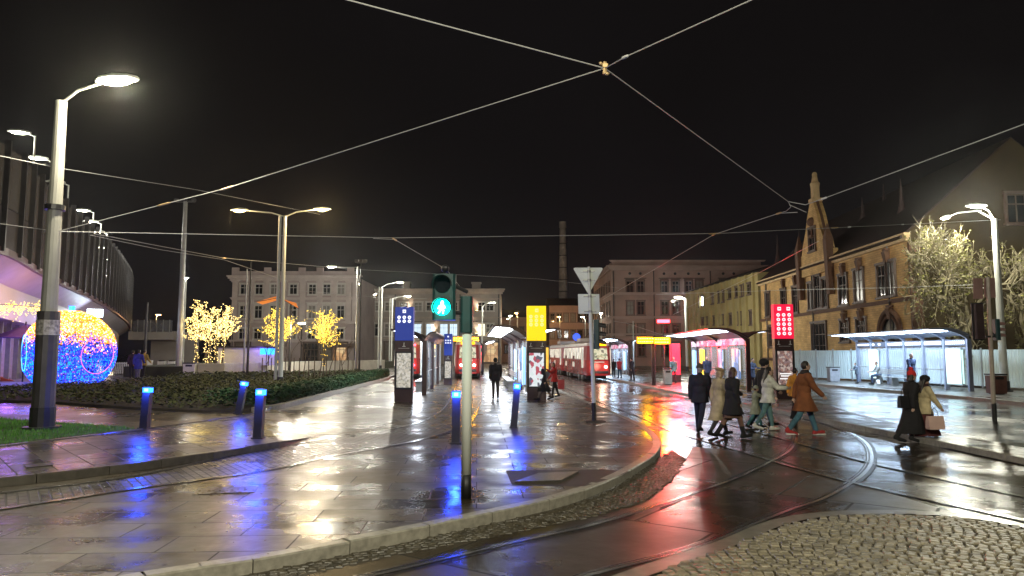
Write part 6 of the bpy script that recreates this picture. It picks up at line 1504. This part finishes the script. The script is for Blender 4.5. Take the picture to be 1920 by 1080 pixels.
    if not sit: loft_skirt(mb, .10, -drop, .035 if length != 'waist' else 0, (.205 if length in ('thigh', 'knee', 'calf') else .178) * w)
    else: mb.ell(up_(0, .04, 0), (.19, .17, .14), n, 8)
    remesh(mb.build("coat" if length in ('thigh', 'knee', 'calf') else "jacket", fab(top), t, smooth=True), vox, 2)
    if skirt:
        mb = MB(); loft_skirt(mb, 0, -{'long': .72, 'short': .42}[skirt[0]], .07 if skirt[0] == 'long' else .0, .17); remesh(mb.build("skirt", fab(skirt[1]), t, smooth=True), vox, 2)
    # hair
    mb = MB(); hc = head + HR @ Vector((0, -.014, .018))
    mb.ell(hc, (.084, .098, .112), 14, 10, HR); hm_ = hairc[hair]
    cut = MB()
    if hairlen == 'long':
        for x in (-.055, -.02, .02, .055): mb.capsule(head + HR @ Vector((x, -.06, .02)), up_(x * 1.5, -.135, .40), .045, .035, 8)
    if hairlen == 'bob':
        for x in (-.06, .0, .06): mb.capsule(head + HR @ Vector((x, -.045, .0)), head + HR @ Vector((x * 1.2, -.06, -.11)), .045, .04, 8)
    ho = mb.build("hair", hm_, t, smooth=True)
    for v in ho.data.vertices:      # keep the face free
        q = HR.inverted() @ (v.co - head)
        if q.y > .045 and q.z < .055: v.co = head + HR @ Vector((q.x * .8, .045, q.z))
    remesh(ho, vox, 1)
    if hat:
        kind, hcol = hat; mb = MB(); c = head + HR @ Vector((0, -.01, .045))
        if kind == 'beanie': mb.ell(c + Vector((0, 0, .01)), (.092, .106, .095), 14, 10); mb.tube([c + Vector((0, 0, -.03)), c + Vector((0, 0, .005))], [.101, .1], 16)
        if kind == 'bobble': mb.ell(c, (.094, .108, .10), 14, 10); mb.ell(c + Vector((0, -.01, .12)), (.055, .055, .055), 10, 8)
        if kind == 'beret': mb.ell(c + Vector((0, -.02, .035)), (.125, .13, .05), 16, 8, Matrix.Rotation(R(-12), 3, 'X')); mb.tube([c + Vector((0, 0, -.02)), c + Vector((0, 0, .02))], [.092, .09], 16)
        if kind == 'fur': mb.ell(c, (.12, .13, .10), 16, 10)
        remesh(mb.build("hat", fab(hcol), t, smooth=True), vox, 1)
    if scarf: mb = MB(); mb.rings([[((.095 + .02 * math.sin(q * 1.5)) * math.cos(a), (.095 + .02 * math.sin(q * 1.5)) * math.sin(a) + .0, 0) for a in [6.2832 * j / 14 for j in range(14)]] for q in range(4)]); mb.v = [tuple(up_(x, y, .50 + (i // 14) * .04)) for i, (x, y, z) in enumerate(mb.v)]; mb.capsule(up_(.03, .11, .52), up_(.04, .16, .30), .04, .03, 8); remesh(mb.build("scarf", fab(scarf), t, smooth=True), vox, 1)
    if soles: 
        mb = MB(); [mb.box((f[3] + f[4]) / 2 + Vector((0, .01, -.03)), (.085, .29, .03)) for f in feet]; mb.build("soles", fab(soles), t)
    t["k"] = 1; del t["k"]
    return t, A, feet, k
RT, LT, AW, TO = -math.pi / 2, math.pi / 2, 0.0, math.pi       # facing right, left, away, toward us
WALK = (20, 6, -14, 26); WALK2 = (-14, 22, 20, 6); STAND = (2, 0, -2, 0)
person("man in dark navy jacket and grey cap walking away beside the crossing group", 1314, 812, .0, -.5, ytop=683, top=(.010, .011, .022), length='hip', pants=(.012, .016, .04), legs=(10, 4, -24, 18), hair='grey', hat=('beanie', (.07, .065, .055)), coat_w=1.12, arms=((-6, 9, 12), (6, 9, 12)))
person("person in long beige coat with tan beret walking between two darker figures", 1350, 818, .0, RT + .35, ytop=688, top=(.42, .34, .20), length='knee', pants=(.045, .04, .04), legs=(20, 4, -16, 16), hair='blond', hairlen='bob', hat=('beret', (.42, .29, .16)), female=True, coat_w=1.02)
person("woman in short black coat, brown skirt and black boots walking right", 1374, 822, .0, RT + .25, ytop=687, top=(.008, .008, .009), length='thigh', pants=(.17, .09, .06), shoes=(.008, .008, .008), boots=True, legs=WALK2, hair='brown', hairlen='bob', female=True, skirt=('short', (.10, .055, .035)), coat_w=1.15, arms=((30, 8, 40), (-10, 8, 30)))
person("woman in white puffer jacket with long dark hair reaching her hand forward", 1441, 808, .0, RT, ytop=688, top=(.62, .62, .54), length='hip', pants=(.10, .20, .19), shoes=(.6, .58, .5), legs=(12, 4, -20, 14), hair='dark', hairlen='long', female=True, coat_w=1.18, arms=((10, 8, 30), (40, 6, 48)), hat=None)
person("figure in black hat and dark coat just behind the white jacket", 1432, 801, .0, RT + .1, ytop=672, top=(.012, .012, .014), length='hip', pants=(.03, .08, .12), legs=(20, 6, -16, 20), hair='dark', hat=('fur', (.006, .006, .006)), coat_w=1.0)
person("small child in pale coat and teal trousers holding hands beside the white jacket", 1417, 803, .0, RT, ytop=722, top=(.30, .32, .22), length='thigh', pants=(.05, .16, .17), legs=(22, 6, -16, 20), hair='brown', hat=('beanie', (.34, .36, .26)), arms=((12, 8, 20), (70, 8, 20)))
person("person in orange jacket and black trousers half hidden by the brown coat", 1491, 786, .0, RT + .3, ytop=690, top=(.70, .30, .035), length='hip', pants=(.01, .01, .012), legs=(8, 2, -10, 6), hair='dark', coat_w=1.1)
person("person in long rust brown coat and red white sneakers striding right", 1510, 817, .0, RT, ytop=674, top=(.20, .065, .02), length='thigh', pants=(.06, .15, .20), shoes=(.38, .03, .03), soles=(.7, .7, .65), legs=(24, 8, -20, 18), hair='dark', scarf=(.02, .015, .015), coat_w=1.12, arms=((-25, 8, 15), (25, 8, 20)))
person("woman in long black coat and red bobble hat walking arm in arm", 1711, 829, .0, RT, ytop=692, top=(.008, .007, .008), length='calf', pants=(.01, .01, .01), legs=(24, 6, -22, 14), hair='dark', hairlen='bob', female=True, hat=('bobble', (.55, .02, .02)), coat_w=1.15, arms=((20, 8, 40), (-20, 8, 20)))
person("woman in cream jacket and long maroon skirt with a black fur hat", 1736, 829, .0, RT, ytop=701, top=(.55, .45, .26), length='hip', pants=(.02, .015, .015), legs=(26, 6, -20, 16), hair='dark', hairlen='long', female=True, skirt=('long', (.085, .015, .015)), hat=('fur', (.010, .008, .008)), coat_w=1.12, arms=((5, 8, 25), (24, 8, 12)), scarf=(.03, .01, .01))
person("man in black jacket standing with his back turned beyond the signal pole", 929, 748, .122, .1, ytop=672, top=(.012, .012, .02), length='hip', pants=(.05, .045, .045), legs=(4, 0, -8, 6), hair='dark', coat_w=1.15, hat=('beanie', (.012, .012, .012)))
person("woman in long black coat leaning forward before the yellow totem", 1019, 751, .122, LT + .2, ytop=678, top=(.008, .008, .010), length='knee', pants=(.18, .15, .14), legs=(20, 4, -24, 10), hair='dark', hairlen='bob', female=True, lean=9)
person("woman in red jacket with a red shoulder bag and black trousers", 1040, 745, .122, LT + .3, ytop=679, top=(.42, .02, .02), length='hip', pants=(.01, .01, .01), legs=(12, 2, -14, 6), hair='brown', hairlen='bob', female=True, arms=((60, 8, 60), (8, 10, 30)))
person("person in black jacket standing left of a red jacket by the far tram shelter", 1151, 707, .125, AW, ytop=673, top=(.012, .012, .014), pants=(.03, .04, .06), legs=STAND, near=False)
person("person in red jacket and jeans standing by the far tram shelter", 1162, 709, .125, .4, ytop=672, top=(.55, .03, .04), pants=(.05, .10, .16), legs=(5, 0, -6, 4), near=False)
person("person in black clothes standing at the platform edge left of the yellow displays", 1186, 714, .125, .8, ytop=671, top=(.012, .010, .014), pants=(.012, .012, .014), length='thigh', legs=(5, 0, -5, 2), near=False)
person("person in grey green jacket walking toward us beside the glowing red panel", 1263, 718, .125, TO, ytop=669, top=(.12, .19, .19), pants=(.08, .015, .02), legs=(16, 4, -12, 12), hair='grey', near=False)
person("person in blue coat holding a white paper inside the mid shelter", 1411, 727, .125, TO + .6, ytop=672, top=(.05, .08, .16), length='thigh', pants=(.02, .02, .03), legs=STAND, near=False, arms=((30, 6, 60), (20, 6, 70)))
person("dark haired person waiting inside the mid shelter behind the navy jacket", 1326, 724, .125, TO, ytop=668, top=(.03, .04, .08), pants=(.02, .02, .03), legs=STAND, near=False)
person("person in grey blue jacket leaning over a phone at the long shelter", 1608, 719, .13, LT, ytop=680, top=(.10, .13, .17), pants=(.08, .11, .17), legs=(4, 0, -4, 2), lean=10, near=False, arms=((30, 6, 60), (25, 6, 60)))
person("man in blue jacket with pale bald head standing in the long shelter", 1710, 731, .13, TO + .3, ytop=663, top=(.06, .09, .19), pants=(.02, .025, .04), length='thigh', legs=STAND, hair='grey', coat_w=1.1)
person("person in grey coat sitting on the bench of the long shelter", 1650, 722, .13, LT - .2, H=1.7, top=(.22, .23, .22), pants=(.05, .07, .12), legs=(84, 80, 78, 84), sit=True, hair='brown', near=False, lean=12, arms=((30, 6, 50), (30, 6, 50)))
person("person in dark jacket with a pale bag, left one of three by the bauble", 247, 709, .14, .3, ytop=657, top=(.03, .015, .03), pants=(.02, .02, .03), legs=(4, 0, -4, 2), near=False)
person("person in bright blue coat in the middle of three by the bauble", 258, 711, .14, .2, ytop=656, top=(.03, .04, .32), length='thigh', pants=(.12, .12, .16), legs=(6, 0, -8, 4), near=False)
person("person in black and yellow jacket, right one of three by the bauble", 268, 709, .14, -.3, ytop=656, top=(.35, .25, .05), pants=(.02, .02, .02), legs=(4, 0, -4, 2), near=False)
def bag(px, py0, py1, Y, w, label, m, handle=True, d=.14, name="shopping_bag"):
    lo_, hi_ = AT(px, py1, Y), AT(px, py0, Y); h = hi_.z - lo_.z; t = thing(name, label, "bag", lo_, .1); mb = MB(); mb.rings([[(-w / 2 * q, -d / 2 * r_, z), (w / 2 * q, -d / 2 * r_, z), (w / 2 * q, d / 2 * r_, z), (-w / 2 * q, d / 2 * r_, z)] for q, r_, z in ((.94, 1, 0), (1, 1, .03), (1.02, .8, h * .6), (1, .35, h))]); mb.build("bag_body", m, t, fix=True)
    if handle: mb = MB(); mb.tube([(-w * .22, 0, h), (-w * .14, 0, h + .13), (0, 0, h + .17), (w * .14, 0, h + .13), (w * .22, 0, h)], .009, 6); mb.build("handle", M['darkpole'], t)
bag(1754, 780, 805, G(1741, 829).y - .35, .36, "pale pink paper shopping bag carried at the maroon skirt", mat("pink paper", (.62, .42, .36), .6, 0, .06))
bag(1694, 742, 765, G(1706, 829).y - .1, .2, "small black handbag on the arm of the woman in the long black coat", M['black'], name="handbag")
bag(1052, 712, 729, G(1040, 745, .12).y - .12, .26, "glossy red shoulder bag hanging beside the red jacket", mat("red leather", (.6, .02, .04), .3, 0, .1), name="handbag")
bag(1646, 712, 720, G(1650, 722, .13).y - .5, .2, "small white bag standing by the bench in the long shelter", M['white'])
# ================================================================== WORLD + RENDER
w = bpy.data.worlds.new("World"); sc.world = w; w.use_nodes = True
N, L = w.node_tree.nodes, w.node_tree.links; bg = N["Background"]
tc = N.new("ShaderNodeTexCoord"); nz = N.new("ShaderNodeTexNoise"); nz.inputs["Scale"].default_value = 1.6; nz.inputs["Detail"].default_value = 4; L.new(tc.outputs["Generated"], nz.inputs["Vector"])
cr = N.new("ShaderNodeValToRGB"); cr.color_ramp.elements[0].position = .35; cr.color_ramp.elements[0].color = (.0026, .0021, .0020, 1); cr.color_ramp.elements[1].position = .72; cr.color_ramp.elements[1].color = (.0044, .0038, .0040, 1)
L.new(nz.outputs["Fac"], cr.inputs["Fac"])
sx_ = N.new("ShaderNodeSeparateXYZ"); L.new(tc.outputs["Generated"], sx_.inputs[0])
mr = N.new("ShaderNodeMapRange"); mr.inputs["From Min"].default_value = .0; mr.inputs["From Max"].default_value = .35; mr.inputs["To Min"].default_value = 1; mr.inputs["To Max"].default_value = 0; L.new(sx_.outputs[2], mr.inputs["Value"])
mx = N.new("ShaderNodeMix"); mx.data_type = 'RGBA'; mx.blend_type = 'ADD'; mx.inputs["B"].default_value = (.0012, .0012, .0020, 1); L.new(mr.outputs["Result"], mx.inputs["Factor"]); L.new(cr.outputs["Color"], mx.inputs["A"])
L.new(mx.outputs["Result"], bg.inputs["Color"]); bg.inputs["Strength"].default_value = 1.0
sc.view_settings.view_transform = 'Standard'; sc.view_settings.look = 'None'; sc.view_settings.gamma = 1; sc.view_settings.use_curve_mapping = False
sc.view_settings.exposure = 0.45
cy = sc.cycles; cy.max_bounces = 5; cy.diffuse_bounces = 2; cy.glossy_bounces = 3; cy.transmission_bounces = 4; cy.transparent_max_bounces = 8; cy.caustics_reflective = False; cy.caustics_refractive = False
cy.sample_clamp_indirect = 3; cy.sample_clamp_direct = 0; cy.use_denoising = True
try: cy.use_light_tree = True
except Exception: pass


mb = MB(); mb.box((0, 115, 34), (420, 330, 70)); hz = mb.build("haze", []); hz["kind"] = "stuff"
m = bpy.data.materials.new("haze"); m.use_nodes = True; n = m.node_tree.nodes; n.clear(); out = n.new("ShaderNodeOutputMaterial"); pv = n.new("ShaderNodeVolumePrincipled"); pv.inputs["Density"].default_value = .0002; pv.inputs["Color"].default_value = (.9, .9, .9, 1); pv.inputs["Anisotropy"].default_value = .9
m.node_tree.links.new(pv.outputs[0], out.inputs["Volume"]); hz.data.materials.append(m); cy.volume_bounces = 0
